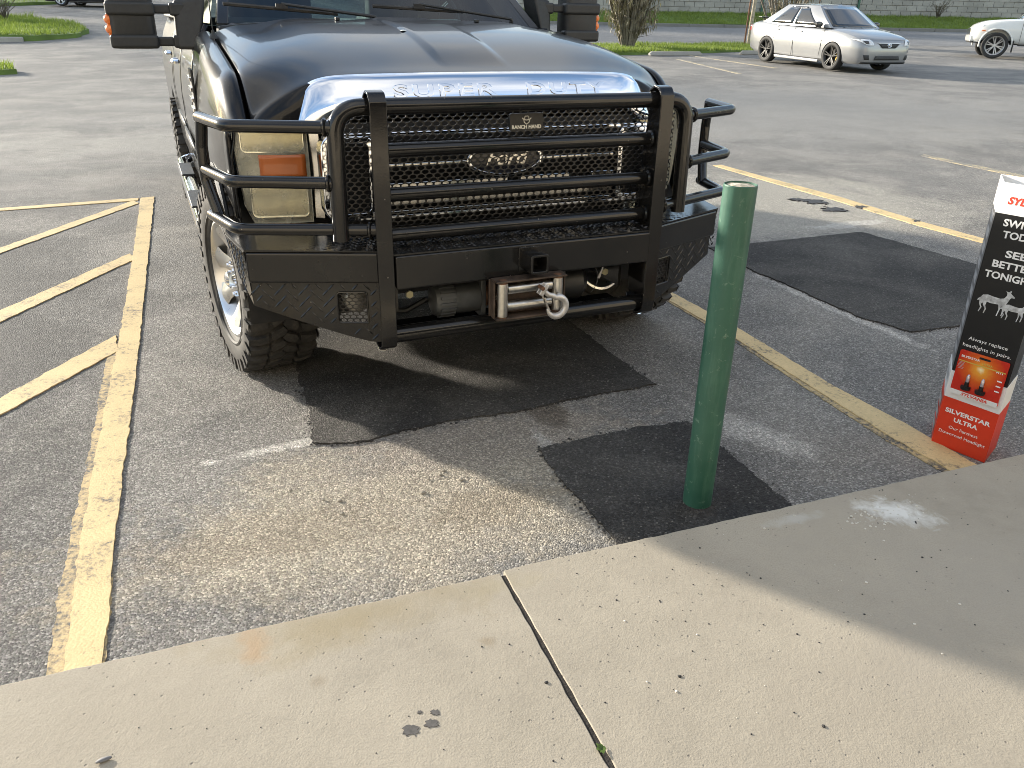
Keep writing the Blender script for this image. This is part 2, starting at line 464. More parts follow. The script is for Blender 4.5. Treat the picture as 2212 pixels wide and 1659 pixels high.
def hazy_lens(name, col, amount=.5, rough=.25):
    m, Nn, Ll, P = nodes(name)
    out = Nn['Material Output']; v = coords(Nn, Ll)
    n = tnoise(Nn, Ll, v, 14, 6, .65, .4)
    P.inputs['Base Color'].default_value = (*col, 1); P.inputs['Roughness'].default_value = rough; P.inputs['Coat Weight'].default_value = .6
    tr = Nn.new('ShaderNodeBsdfTransparent'); tr.inputs[0].default_value = (.96, .95, .89, 1)
    ms = Nn.new('ShaderNodeMixShader')
    Ll.new(ramp(Nn, Ll, n, (.3, max(0, amount - .16)), (.72, min(1, amount + .16))), ms.inputs[0])
    Ll.new(tr.outputs[0], ms.inputs[1]); Ll.new(P.outputs[0], ms.inputs[2]); Ll.new(ms.outputs[0], out.inputs['Surface'])
    return m

def leafy(name, c0, c1, transl=.35):
    m, Nn, Ll, P = nodes(name)
    out = Nn['Material Output']; v = coords(Nn, Ll)
    n = tnoise(Nn, Ll, v, 1.3, 4, .6)
    oi = tnoise(Nn, Ll, v, 30, 2, .5)
    c = ramp(Nn, Ll, math_(Nn, Ll, 'ADD', math_(Nn, Ll, 'MULTIPLY', n, .5), math_(Nn, Ll, 'MULTIPLY', oi, .5)), (.32, c0), (.68, c1))
    Ll.new(c, P.inputs['Base Color']); P.inputs['Roughness'].default_value = .55
    tl = Nn.new('ShaderNodeBsdfTranslucent'); Ll.new(mix(Nn, Ll, .35, c, (.30, .40, .04)), tl.inputs[0])
    ms = Nn.new('ShaderNodeMixShader'); ms.inputs[0].default_value = transl
    Ll.new(P.outputs[0], ms.inputs[1]); Ll.new(tl.outputs[0], ms.inputs[2]); Ll.new(ms.outputs[0], out.inputs['Surface'])
    return m

# ------------------------------------------------------------------ the setting
KA = R(21.0)
E1 = V(math.cos(KA), math.sin(KA), 0); E2 = V(-math.sin(KA), math.cos(KA), 0)
K0 = V(-.017, 1.764, 0)                     # where the sidewalk joint meets the kerb edge
def K(s, d, z=0): return K0 + E1 * s + E2 * d + V(0, 0, z)

def T(x, y):
    """height of the parking lot: flat by the store, rising gently towards the street"""
    if y < 7: z = 0.0
    elif y < 10: z = .029 * (y - 7)**2 / 6
    else: z = .029 * (y - 8.5)
    if y > 24 and x < -6: z += .03 * (y - 24) * sstep(-6, -14, x)
    return z

SAND = (.37, .33, .262); PALE = (.50, .48, .44)
M_lot = asphalt('asphalt lot', (.150, .145, .136), (.200, .193, .181), (.50, .47, .42), tan=.38, stain=.2, speck=165, worn=[
    (-3.1, 3.2, 1.5, 4.2, .385, (.112, .109, .103), .9),
    (3.0, 14.0, 9.0, 4.5, .2, (.27, .262, .245), .7),
    (-.42, 2.18, 1.05, .50, KA, SAND, .92),
    (-.05, 2.72, .75, .24, KA, (.31, .275, .23), .85),
    (.12, 2.98, .10, .22, .5, (.10, .08, .06), .7),
    (-.05, 2.25, .30, .14, KA, (.23, .185, .125), .38),
    (-.75, 2.05, .5, .16, KA, (.26, .215, .155), .4),
    (-.85, 2.62, .34, .035, KA + .12, PALE, .9),
    (.98, 2.80, .32, .10, -.75, PALE, .6),
    (.28, 2.36, .05, .50, .42, PALE, .75),
    (1.85, 4.35, .06, .75, .42, PALE, .7),
    (2.5, 7.3, 1.9, 1.5, .3, (.38, .36, .31), .75),
    (-3.0, 9.8, 4.2, 1.3, .1, (.36, .34, .30), .6),
    (2.75, 6.45, .5, .10, .45, PALE, .8),
])
M_road = asphalt('asphalt road', (.15, .15, .15), (.215, .213, .208), (.5, .48, .45), speck=90, bstr=.5)
M_patch = asphalt('fresh asphalt patch', (.024, .0235, .0235), (.044, .042, .040), (.20, .19, .17), tan=.14, speck=150, bstr=1.0)
M_line = paint_line('yellow line paint', (.66, .50, .25), wear=(.53, .66))
M_line_old = paint_line('old yellow line paint', (.52, .39, .19), wear=(.46, .58))
M_line_pale = paint_line('faded line paint', (.58, .47, .26), under=(.17, .165, .155), wear=(.42, .56))

def terrain_sheet(name, xs, ys, mat, dz=0.0):
    mb = MB(); mb.grid([[V(x, y, T(x, y) + dz) for x in xs] for y in ys])
    return mb.build(name, mat, sharp=0)

xs = [-160, -120, -90, -70, -55, -45, -38, -32, -27] + [-24 + 2*i for i in range(25)] + [28, 34, 42, 55, 75, 100, 160]
ys = [-20, -10, -5, 0, 3, 5, 6, 7, 7.5, 8, 8.5, 9, 9.5, 10, 12, 15, 18, 21, 24, 25, 26, 28, 31, 34, 38, 43, 48, 54, 60, 75, 100, 140, 200]
lot = terrain_sheet('parking_lot', xs, ys, M_lot); tag(lot, kind='structure')

def ragged(pts, step=.02, amp=.008, seed=0.0, closed=True):
    out = []; m = len(pts)
    for i in range(m if closed else m - 1):
        a = V(*pts[i][:2], 0); b = V(*pts[(i+1) % m][:2], 0); d = b - a; n = max(1, int(d.length / step))
        nr = V(-d.y, d.x, 0).normalized()
        for k in range(n):
            p = a + d * (k / n)
            o = noise.noise(V(p.x*14 + seed, p.y*14, seed)) * amp + noise.noise(V(p.x*60, p.y*60 + seed, 3)) * amp * .7
            out.append(p + nr * o)
    if not closed: out.append(V(*pts[-1][:2], 0))
    return out

def sheet(name, pts, z, mat, step=.02, amp=.006, seed=0.0, parent=lot):
    r = ragged(pts, step, amp, seed); n = len(r); mb = MB()
    top = [(p.x, p.y, T(p.x, p.y) + z) for p in r]; bot = [(p.x, p.y, T(p.x, p.y) - .004) for p in r]
    mb.add(top + bot, [tuple(range(n))] + [(i, (i+1) % n, n + (i+1) % n, n + i) for i in range(n)], False)
    return mb.build(name, mat, parent, sharp=0, smooth=False)

# painted lines (old coat below, newer coat on top)
sheet('old_paint_line', [(-1.96, 3.53), (-1.55, 2.50), (-1.43, 2.18), (-1.29, 1.82), (-1.12, 1.42), (-1.0, 1.42), (-1.02, 1.52), (-1.39, 2.41), (-1.90, 3.71)], .003, M_line_old, amp=.010, seed=3)
sheet('parking_line', [(-3.27, 6.905), (-2.507, 5.02), (-1.985, 3.70), (-1.60, 2.70), (-1.485, 2.40), (-1.30, 1.935), (-1.153, 1.595), (-1.07, 1.40), (-.985, 1.40), (-1.055, 1.60), (-1.195, 1.936), (-1.378, 2.403), (-1.49, 2.705), (-1.883, 3.703), (-2.405, 5.02), (-3.175, 6.96)], .006, M_line, amp=.007, seed=1)
sheet('hatch_line', [(-5.4, 5.79), (-5.35, 5.69), (-3.255, 6.80), (-3.285, 6.90)], .0052, M_line, amp=.006, seed=5)
def hatch(a0, a1, b0, b1, ext, seed):
    """a stripe from the edge line out to the left: a0/a1 near the line, b0/b1 at the picture's edge"""
    A0, A1, B0, B1 = V(*a0, 0), V(*a1, 0), V(*b0, 0), V(*b1, 0)
    C0 = B0 + (B0 - A0).normalized() * ext; C1 = B1 + (B1 - A1).normalized() * ext
    sheet('hatch_line', [C0[:2], B0[:2], A0[:2], A1[:2], B1[:2], C1[:2]], .0045 + .0002*seed, M_line, amp=.007, seed=10 + seed)
hatch((-3.286, 6.792), (-3.194, 6.698), (-3.512, 5.247), (-3.434, 5.116), 1.6, 1)
hatch((-2.591, 5.173), (-2.50, 5.04), (-2.783, 4.024), (-2.682, 3.854), 1.4, 2)
hatch((-2.004, 3.702), (-1.90, 3.50), (-2.155, 2.97), (-2.065, 2.819), 1.2, 3)
sheet('old_paint_line', [(.845, 4.54), (1.13, 3.82), (1.36, 3.13), (1.49, 2.75), (1.66, 2.38), (1.72, 2.40), (1.56, 2.80), (1.40, 3.16), (1.18, 3.83), (.88, 4.58)], .003, M_line_old, amp=.008, seed=21)
sheet('parking_line', [(.30, 6.0), (.862, 4.533), (1.154, 3.817), (1.388, 3.139), (1.52, 2.764), (1.70, 2.37), (1.83, 2.37), (1.735, 2.60), (1.635, 2.873), (1.46, 3.252), (1.21, 3.966), (.90, 4.683), (.40, 6.0)], .006, M_line, amp=.006, seed=22)
sheet('parking_line', [(2.2, 9.05), (2.955, 7.39), (3.305, 6.41), (3.56, 5.89), (4.1, 4.6), (4.2, 4.64), (3.64, 6.0), (3.40, 6.54), (3.05, 7.56), (2.30, 9.1)], .006, M_line, amp=.006, seed=23, step=.04)
sheet('parking_line', [(4.92, 9.92), (5.46, 8.70), (6.6, 6.0), (6.7, 6.04), (5.55, 8.84), (5.0, 10.03)], .006, M_line_pale, amp=.006, seed=24, step=.05)
sheet('parking_line', [(4.5, 24.4), (5.24, 20.2), (5.34, 20.2), (4.62, 24.4)], .006, M_line_pale, amp=.01, seed=25, step=.1)
sheet('parking_line', [(5.0, 26.2), (6.62, 22.0), (6.74, 22.05), (5.12, 26.25)], .006, M_line_pale, amp=.012, seed=26, step=.1)
# tar black repair patches
sheet('asphalt_patch', [(.10, 2.631), (.208, 2.35), (.335, 2.06), (.39, 1.84), (1.05, 2.07), (.956, 2.273), (.81, 2.669), (.724, 2.875), (.521, 2.819), (.30, 2.72)], .008, M_patch, step=.012, amp=.012, seed=31)
sheet('asphalt_patch', [(-.909, 3.102), (-.82, 2.86), (-.754, 2.629), (-.609, 2.647), (-.493, 2.708), (-.206, 2.858), (.015, 2.933), (.33, 3.101), (.643, 3.233), (.498, 3.554), (.339, 3.948), (.1, 4.6), (-1.3, 4.1), (-1.06, 3.5)], .008, M_patch, step=.014, amp=.016, seed=32)
sheet('asphalt_patch', [(1.549, 5.117), (1.40, 5.62), (1.69, 5.717), (2.73, 6.171), (3.188, 5.285), (3.206, 4.946), (2.457, 4.081), (2.133, 3.967), (1.93, 4.195), (1.729, 4.72)], .008, M_patch, step=.02, amp=.014, seed=33)
crumb_edges = [[(.10, 2.631), (.208, 2.35), (.335, 2.06)], [(.956, 2.273), (.81, 2.669), (.724, 2.875), (.521, 2.819), (.30, 2.72), (.10, 2.631)], [(-.909, 3.102), (-.82, 2.86), (-.754, 2.629), (-.609, 2.647), (-.493, 2.708), (-.206, 2.858), (.015, 2.933), (.33, 3.101), (.643, 3.233), (.498, 3.554)], [(2.457, 4.081), (2.133, 3.967), (1.93, 4.195), (1.729, 4.72), (1.549, 5.117)]]
M_tar = simple('tar', (.028, .026, .025), .6, var=.3, vscale=30, bmp=.5, bscale=90)
for i, (x, y, r) in enumerate([(2.74, 7.30, .16), (2.80, 6.98, .15), (2.62, 7.36, .10), (3.1, 7.1, .08), (3.35, 6.6, .05)]):
    pts = [(x + r*math.cos(a)*1.1*(.35 + 1.3*abs(noise.noise(V(math.cos(a)*2 + i*7, math.sin(a)*2, i)))), y + r*1.1*math.sin(a)*(.35 + 1.2*abs(noise.noise(V(math.cos(a)*3, math.sin(a)*3 + i*5, 2))))) for a in [k*PI/12 for k in range(24)]]
    sheet('tar_spot', pts, .0075, M_tar, step=.015, amp=.03, seed=40 + i)

# ---- sidewalk: cast slabs with an open joint between them
M_slab = concrete('sidewalk concrete', (.372, .334, .268), stains=[
    (-.40, 1.56, .46, .13, KA, (.27, .22, .125), .6),
    (-.62, 1.47, .05, .10, KA, (.40, .25, .13), .45),
    (.9, 1.35, .55, .30, .2, (.31, .275, .22), .45),
    (-.85, 1.2, .35, .22, .5, (.32, .285, .225), .4),
    (1.22, 2.10, .15, .085, -.35, (.70, .70, .66), .95),
    (.88, 2.05, .12, .03, KA, (.5, .49, .45), .6),
    (1.5, 1.7, .9, .5, KA, (.34, .31, .26), .5),
    (-.05, 1.50, .03, .025, 0, (.27, .22, .15), .6),
    (-.43, 1.36, .03, .022, .3, (.27, .23, .17), .6),
    (-.02, 1.71, .16, .05, KA, (.33, .29, .2), .5),
])
sidewalk = empty('sidewalk', K(0, 0)); tag(sidewalk, kind='structure')
def slab(s0, s1, dz, jog, seed):
    mb = MB(); pts = []
    D = -3.4
    def jit(p, a): return noise.noise(V(p * 23, seed * 3.1, a)) * .0035 + noise.noise(V(p * 7, seed, a)) * .002 - .010 * sstep(.52, .75, noise.noise(V(p * 11, seed * 5.1, a + 4)))
    n = int((s1 - s0) / .03)
    for k in range(n + 1):
        s = s0 + (s1 - s0) * k / n; pts.append((s, jog + jit(s, 1)))
    m = 90
    for k in range(1, m + 1):
        d = D * k / m; pts.append((s1 + jit(d, 2) * (1 if k < m else 0), d))
    for k in range(1, n + 1):
        s = s1 + (s0 - s1) * k / n; pts.append((s, D))
    for k in range(1, m):
        d = D + (0 - D) * k / m; pts.append((s0 + jit(d, 3), d))
    P = [K(s, d) for s, d in pts]; n = len(P)
    top = [(p.x, p.y, .1 + dz) for p in P]; bot = [(p.x, p.y, -.05) for p in P]
    mb.add(top + bot, [tuple(range(n)), tuple(range(n, 2*n))[::-1]] + [(i, (i+1) % n, n + (i+1) % n, n + i) for i in range(n)], False)
    o = mb.build('concrete_slab', M_slab, None, bevel=.003, seg=2)
    o.parent = sidewalk; o.matrix_parent_inverse = Matrix.Translation(-K(0, 0))
    return o
slabs = [slab(-6.1, -3.06, .0, .004, 1), slab(-3.05, -.006, .0, 0.0, 2), slab(.006, 3.05, .0005, .010, 3), slab(3.06, 6.1, .0, .01, 4)]
# spalled concrete crumbs in the joint
M_dirt = simple('joint filler', (.028, .024, .02), .95, var=.4, vscale=40, bmp=.8, bscale=120)
mb = MB(); mb.box((0, 0, 0), (.018, 3.36, .08), Matrix.Rotation(KA, 3, 'Z')); jd = mb.build('joint_filler', M_dirt, sidewalk)
jd.location = E2 * -1.69 + V(0, 0, .0572)

def stone_mesh(seed, r=1.0):
    bm = bmesh.new(); bmesh.ops.create_icosphere(bm, subdivisions=1, radius=r)
    for v in bm.verts:
        v.co *= .7 + .6 * abs(noise.noise(v.co * 1.7 + V(seed*9.1, 0, 0))); v.co.z *= .6
    vs = [tuple(v.co) for v in bm.verts]; fs = [tuple(x.index for x in f.verts) for f in bm.faces]; bm.free(); return vs, fs
STONES = [stone_mesh(i) for i in range(6)]
def scatter(name, items, mat, label, cat):
    mb = MB()
    for (p, r) in items:
        vs, fs = random.choice(STONES); q = Matrix.Rotation(random.uniform(0, 6.3), 3, 'Z') @ Matrix.Scale(r, 3)
        mb.add([q @ V(*v) + p for v in vs], fs, False)
    o = mb.build(name, mat, None, sharp=0); tag(o, label, cat, kind='stuff'); return o
M_crumb = simple('asphalt crumbs', (.035, .034, .033), .85, var=.3)
rndc = random.Random(5); it = []
for ed in crumb_edges:
    for a_, b_ in zip(ed, ed[1:]):
        a_, b_ = V(*a_, 0), V(*b_, 0)
        for q in range(int((b_ - a_).length * 110)):
            it.append((a_.lerp(b_, rndc.random()) + V(rndc.gauss(0, .013), rndc.gauss(0, .013), .004), rndc.choice([.003, .004, .005, .007])))
scatter('patch_crumbs', it, M_crumb, 'loose black asphalt crumbs along the ragged edges of the repair patches', 'debris')
M_chip = simple('concrete chips', (.58, .56, .5), .85, var=.15)
it = []
for i in range(230):
    s, d = random.uniform(-.15, 2.2), -abs(random.gauss(.35, .32))
    if random.random() < .35: s = random.gauss(.35, .25)
    it.append((K(s, d, .101), random.choice([.0010, .0013, .0018, .0030]) + (.003 if random.random() < .07 else 0)))
for i in range(60):
    it.append((K(random.uniform(-1.2, 0), -random.uniform(.02, .9), .1005), random.choice([.001, .0014, .002])))
scatter('asphalt_crumbs', it, M_crumb, 'dark crumbs of asphalt scattered over the concrete sidewalk', 'debris')
it = []
for i in range(110):
    c_ = K(1.22 + random.gauss(0, .09), -.13 + random.gauss(0, .04), .101) if i < 60 else K(random.uniform(.1, 1.6), -random.uniform(.03, .7), .101)
    it.append((c_, random.choice([.002, .003, .004, .0055] if i < 75 else [.0015, .002])))
scatter('concrete_chips', it, M_chip, 'pale concrete chips lying around the white powder spill on the sidewalk', 'debris')
it = [(V(x, y, .003), r) for x, y, r in [(-.757, 2.31, .009), (-.576, 2.253, .011), (-.552, 2.176, .009), (-.301, 2.311, .014), (-.242, 2.459, .01), (-.175, 2.402, .012), (-.632, 2.254, .008), (-.25, 2.43, .009), (-.29, 2.40, .008)]]
for i in range(260):
    it.append((V(random.uniform(-1.0, .2), random.uniform(1.75, 2.7), .002), random.choice([.002, .003, .004])))
for i in range(120): it.append((V(random.uniform(.4, 2.2), random.uniform(2.4, 5.5), .002), random.choice([.002, .003, .005])))
M_grit = simple('grit', (.30, .27, .22), .9, var=.45, vscale=9)
scatter('loose_grit', it, M_grit, 'loose grit and small stones on the worn asphalt before the kerb', 'debris')
for i, (x, y, r) in enumerate([(-.204, 1.227, .028), (-.161, 1.245, .022), (-.155, 1.275, .014), (-.19, 1.275, .008)]):
    pts = [(x + r*math.cos(a)*(.5 + 1.0*abs(noise.noise(V(math.cos(a)*2 + i*7, math.sin(a)*2, i)))), y + r*.8*math.sin(a)*(.5 + abs(noise.noise(V(math.cos(a)*3, math.sin(a)*3 + i*5, 2))))) for a in [k*PI/12 for k in range(24)]]
    n = 24; mbt = MB()
    mbt.add([(px_, py_, .1012) for px_, py_ in pts] + [(px_, py_, .098) for px_, py_ in pts], [tuple(range(n))] + [(k, (k+1) % n, n + (k+1) % n, n + k) for k in range(n)], False)
    o = mbt.build('tar_spot', simple('dried tar', (.09, .085, .08), .8, var=.3, vscale=80), None); o.parent = sidewalk; o.matrix_parent_inverse = Matrix.Translation(-K(0, 0))
vs_, fs_ = stone_mesh(12)
mb = MB(); mb.add([V(v[0]*.026, v[1]*.010, v[2]*.009) for v in vs_], fs_, True); o = mb.build('pebble', simple('slate pebble', (.16, .16, .165), .7), None, sharp=0, subd=1)
o.location = (-.822, 1.135, .104); o.rotation_euler = (0, 0, .5); tag(o, 'flat grey pebble on the concrete slab near the bottom left corner', 'pebble')
# weed in the joint
weed = empty('weed', K(0.0, -.62, .08)); tag(weed, 'small green weed sprouting from the sidewalk joint', 'weed')
M_weed = leafy('weed leaf', (.05, .10, .02), (.16, .24, .05))
for k in range(9):
    a = k * 2.4; l = random.uniform(.008, .02); mb = MB(); d = V(math.cos(a), math.sin(a), 0); s_ = V(-d.y, d.x, 0)
    mb.grid([[d*l*t + s_*(-.005*math.sin(PI*min(t+.1, 1))) + V(0, 0, .022 + l*.7*t - l*.5*t*t), d*l*t + s_*(.005*math.sin(PI*min(t+.1, 1))) + V(0, 0, .022 + l*.7*t - l*.5*t*t)] for t in (0, .3, .6, .85, 1.0)])
    mb.build('leaf', M_weed, weed)

# ---- the store behind the camera: a sunlit front that the chrome and black paint mirror
M_stucco = simple('store stucco', (.52, .46, .37), .85, var=.08, vscale=3, bmp=.3, bscale=40)
store = empty('store_building', K(0, -3.4)); store.rotation_euler = (0, 0, KA); tag(store, 'beige store front with glass doors behind the sidewalk', 'store')
mb = MB(); 
mb.box((-9, -.15, 2.0), (14, .3, 4.0)); mb.box((9.2, -.15, 2.0), (12, .3, 4.0)); mb.box((.6, -.15, 3.35), (5.2, .3, 1.3)); mb.box((.6, -.15, .25), (5.2, .3, .5))
mb.build('wall', M_stucco, store)
M_sgl = glass_mat('store glass', (.12, .13, .13), .03); M_alu = simple('anodised aluminium', (.25, .24, .22), .4, metal=1)
for i in range(4):
    x = -1.35 + 1.3 * i
    f = MB()
    for dx in (-.62, .62): f.box((x + dx, -.1, 1.6), (.06, .1, 2.2))
    for z in (.53, 2.67): f.box((x, -.1, z), (1.18, .1, .06))
    fo = f.build('window_frame', M_alu, store); g = MB(); g.box((x, -.12, 1.6), (1.18, .012, 2.08)); g.build('pane', M_sgl, fo)
mb = MB(); mb.box((0, -6, 2.0), (34, .2, 4.0)); mb.build('back_wall', simple('store inside', (.12, .12, .11), .9), store)

# ------------------------------------------------------------------ the black pickup with the steel bumper
M_paint = car_paint('black truck paint', (.005, .0055, .007), 0.0, .3, .03, .55, .12)
M_steel = black_steel('black powder coat', .010, .13)
M_steel2 = black_steel('black tread plate', .012, .17, dust=.12)
M_chrome = chrome_mat('chrome', (.82, .84, .88), .035)
M_chrome2 = chrome_mat('dusty chrome', (.72, .71, .68), .12)
M_rubber = rubber('tyre rubber', .42)
M_plastic = simple('textured black plastic', (.022, .024, .025), .5, var=.15, vscale=30, bmp=.25, bscale=400)
M_dark = simple('dark cavity', (.012, .012, .012), .8)
M_under = simple('underbody', (.02, .019, .018), .75, var=.4, vscale=12)
M_alloy = simple('brushed alloy', (.66, .66, .66), .28, metal=1, var=.06)
M_glass = glass_mat('windshield glass', (.42, .52, .52), .02)
M_amber = simple('amber lens', (.75, .16, .012), .2, coat=.8, var=.1)
M_amber_dull = simple('dull amber', (.50, .13, .025), .35, coat=.4, var=.12)
M_lens = hazy_lens('yellowed lens', (.82, .80, .66), .26, .08)
M_bowl = chrome_mat('lamp reflector', (.90, .89, .80), .10)
M_bowl2 = chrome_mat('olive lamp reflector', (.60, .56, .40), .22)
M_flute = chrome_mat('lamp reflector pale', (.72, .69, .54), .18)
M_cream = simple('lamp housing cream', (.70, .69, .60), .35, var=.08, vscale=20)
M_motor = simple('winch motor grey', (.055, .06, .064), .45, var=.25, vscale=20)
M_rust = simple('rusty steel', (.16, .085, .05), .7, metal=.3, var=.45, vscale=40, bmp=.5, bscale=160)
M_zinc = simple('zinc roller', (.60, .59, .56), .3, metal=1, var=.18, vscale=30)
M_hook = simple('forged hook', (.60, .59, .58), .42, metal=.6, var=.2, vscale=40)
M_bolt = simple('yellow zinc bolt', (.5, .46, .3), .4, metal=.8)

PSI = R(24.06)
truck = empty('pickup_truck', (.059, 2.99, 0), PSI)
tag(truck, 'black pickup truck with black steel grille guard bumper and winch parked nose to the sidewalk', 'pickup truck')
def mir(p, s): return V(p[0]*s, p[1], p[2])

# ---- hood
ZC = [(.28, 1.278), (.33, 1.298), (.42, 1.318), (.55, 1.352), (.7, 1.388), (.85, 1.415), (1.0, 1.437), (1.15, 1.452), (1.55, 1.478)]
ZE = [(.33, 1.12), (.38, 1.155), (.43, 1.204), (.543, 1.280), (.7, 1.310), (.906, 1.337), (1.2, 1.372), (1.55, 1.41)]
HX = .945
def hood_z(x, y):
    zc, ze = smooth_interp(ZC, y), smooth_interp(ZE, y); u = abs(x) / HX
    z = zc - (zc - ze) * u**7
    # raised middle with two soft creases
    z += .009 * (1 - sstep(.125, .165, abs(x))) * sstep(.40, .62, y)
    # long shallow valley outside the centre dome
    z -= .016 * math.exp(-((abs(x) - .74) / .10)**2) * sstep(.7, 1.25, y)
    return z
def hood_y0(x): return .295 + .075 * (abs(x) / HX)**5
mb = MB(); rows = []
XS = sorted(set([-HX + 2*HX*i/48 for i in range(49)] + [-.165, -.145, -.125, .125, .145, .165]))
for th in (90, 72, 54, 36, 18):      # the nose rolls down over the lamps, and runs straight down behind the chrome band
    row = []
    for x in XS:
        f_ = sstep(.66, .80, abs(x)); y0_ = hood_y0(x); z0_ = hood_z(x, y0_); t_ = R(th)
        row.append(V(x, y0_ - f_*.05*math.sin(t_) + (1 - f_)*.012, z0_ - (z0_ - 1.115)*(1 - math.cos(t_))))
    rows.append(row)
for v in [0, .02, .05, .09, .14, .2, .27, .34, .42, .5, .58, .66, .74, .82, .9, .96, 1.0]:
    rows.append([V(x, hood_y0(x) + (1.52 - hood_y0(x)) * v, hood_z(x, hood_y0(x) + (1.52 - hood_y0(x)) * v)) for x in XS])
mb.grid(rows)
hood = mb.build('hood', M_paint, truck, sharp=0, solid=.012, subd=1)
# bird dropping and washer jets on the hood
mb = MB(); mb.lathe([(.0, .004), (.012, .003), (.016, 0)], seg=10, axis='Z', c=(-.15, .95, hood_z(-.15, .95))); mb.build('bird_dropping', simple('dropping', (.7, .7, .68), .7), hood)
for x in (-.36, .38):
    mb = MB(); mb.box((x, 1.38, hood_z(x, 1.38) + .006), (.022, .03, .014)); mb.build('washer_jet', M_plastic, hood, bevel=.004)

# ---- chrome band on the nose with raised lettering
def band_top(x): return 1.150 + .150 * max(0, 1 - abs(x/.778)**15)**.5 - .010*(x/.778)**2
def band_pt(x, t, off=0.0):
    zt = band_top(x); zb = 1.172 - .06*sstep(.60, .74, abs(x))
    z = zt + (zb - zt) * t
    y = hood_y0(x) - .004 - .060 * math.sin(min(1, t * 1.05) * PI / 2) + .018 * (abs(x)/.778)**6
    y += .012 * (1 - sstep(0, .10, t))            # top edge rolls back
    return V(x, y - off, z)
mb = MB(); BX = [-.7779 * math.cos(PI * i / 64) for i in range(65)]
mb.grid([[band_pt(x, t) for x in BX] for t in (0, .05, .1, .17, .25, .35, .45, .55, .65, .75, .85, 1.0)])
band = mb.build('chrome_band', M_chrome, truck, sharp=0, solid=-.006)
def wrap_text(body, size, x_c, t_c, parent, mat, name, depth, bold, space, width):
    me = text_mesh(body, size, .0, bold, 0, space, 'CENTER', bev=.005)
    xsv = [v.co.x for v in me.vertices]; w_ = max(xsv) - min(xsv); k = width / w_
    ymid = (max(v.co.y for v in me.vertices) + min(v.co.y for v in me.vertices)) / 2
    zmax = max(v.co.z for v in me.vertices)
    for v in me.vertices:
        x = x_c + v.co.x * k; dz = v.co.y - ymid
        zt, zb = band_top(x), 1.172
        p = band_pt(x, t_c - dz / (zt - zb), -.002 + (depth + .002) * max(0, min(1, v.co.z / zmax))); v.co = p
    return put(name, me, mat, parent)
wrap_text('SUPER', .056, -.20, .42, band, M_chrome, 'raised_lettering', .0112, .0010, 1.25, .46)
wrap_text('DUTY', .056, .335, .42, band, M_chrome, 'raised_lettering', .0112, .0010, 1.25, .40)

# ---- grille: chrome surround, bars, dark core, oval emblem
GY = .30
mb = MB(); mb.box((0, GY + .12, .96), (1.36, .02, .32)); mb.box((0, GY + .10, .93), (1.36, .03, .30)); core = mb.build('radiator_core', M_dark, truck)
def ring_prism(mb, out, inn, y0, y1):
    n = len(out)
    vs = [(p[0], y0, p[1]) for p in out] + [(p[0], y0, p[1]) for p in inn] + [(p[0], y1, p[1]) for p in out] + [(p[0], y1, p[1]) for p in inn]
    fs = []
    for i in range(n):
        j = (i + 1) % n
        fs += [(i, j, n+j, n+i), (2*n+i, 2*n+j, j, i), (n+i, n+j, 3*n+j, 3*n+i), (2*n+i, 3*n+i, 3*n+j, 2*n+j)]
    mb.add(vs, fs, False)
def sh(pts, x, z): return [(p[0] + x, p[1] + z) for p in pts]
g = MB(); ring_prism(g, sh(rrect(1.44, .325, .06), 0, .937), sh(rrect(1.39, .297, .045), 0, .937), GY - .02, GY + .06)
grille = g.build('grille_surround', M_chrome, truck, bevel=.006)
for s in (-1, 1):
    g = MB(); ring_prism(g, sh(rrect(.150, .30, .03), s*.60, .937), sh(rrect(.105, .255, .022), s*.60, .937), GY - .035, GY + .05); g.build('side_nostril', M_chrome, grille, bevel=.004)
for z, h in ((1.022, .012), (.978, .012), (.800, .012)):
    g = MB(); g.box((0, GY - .005, z), (1.02, .04, h)); g.build('grille_bar', M_chrome2, grille, bevel=.004)
for (x0, x1) in ((-.51, .02), (.075, .30), (.40, .51)):
    g = MB(); g.box(((x0+x1)/2, GY - .01, .885), (x1 - x0, .05, .058)); g.build('grille_bar', M_chrome2, grille, bevel=.006)
g = MB(); g.box((0, GY - .005, .835), (1.02, .04, .02)); g.build('grille_bar', M_chrome2, grille, bevel=.004)
def ellipse(a, b, n=40): return [(a*math.cos(2*PI*k/n), b*math.sin(2*PI*k/n)) for k in range(n)]
g = MB(); ring_prism(g, sh(ellipse(.165, .066), 0, .985), sh(ellipse(.148, .054), 0, .985), GY - .055, GY - .01)
emb = g.build('oval_emblem', M_chrome, truck, bevel=.003)
g = MB(); n = 40; g.prism(sh(ellipse(.149, .055), 0, .985), 'Y', GY - .044, GY - .02); g.build('emblem_field', simple('emblem blue black', (.012, .014, .026), .25, coat=.6), emb)
me = text_mesh('Ford', .082, .003, .0012, .32, .95, 'CENTER')
me.transform(Matrix.Translation((0, GY - .046, .963)) @ Matrix.Rotation(PI/2, 4, 'X') @ Matrix.Scale(1.15, 4, (1, 0, 0)))
put('emblem_script', me, M_chrome2, emb)
mb = MB(); mb.box((0, .33, 1.125), (1.36, .03, .10)); mb.build('grille_filler', M_dark, truck)
# lower valance behind the bumper
mb = MB(); mb.box((0, .42, .60), (1.8, .05, .34)); mb.build('lower_valance', M_under, truck)

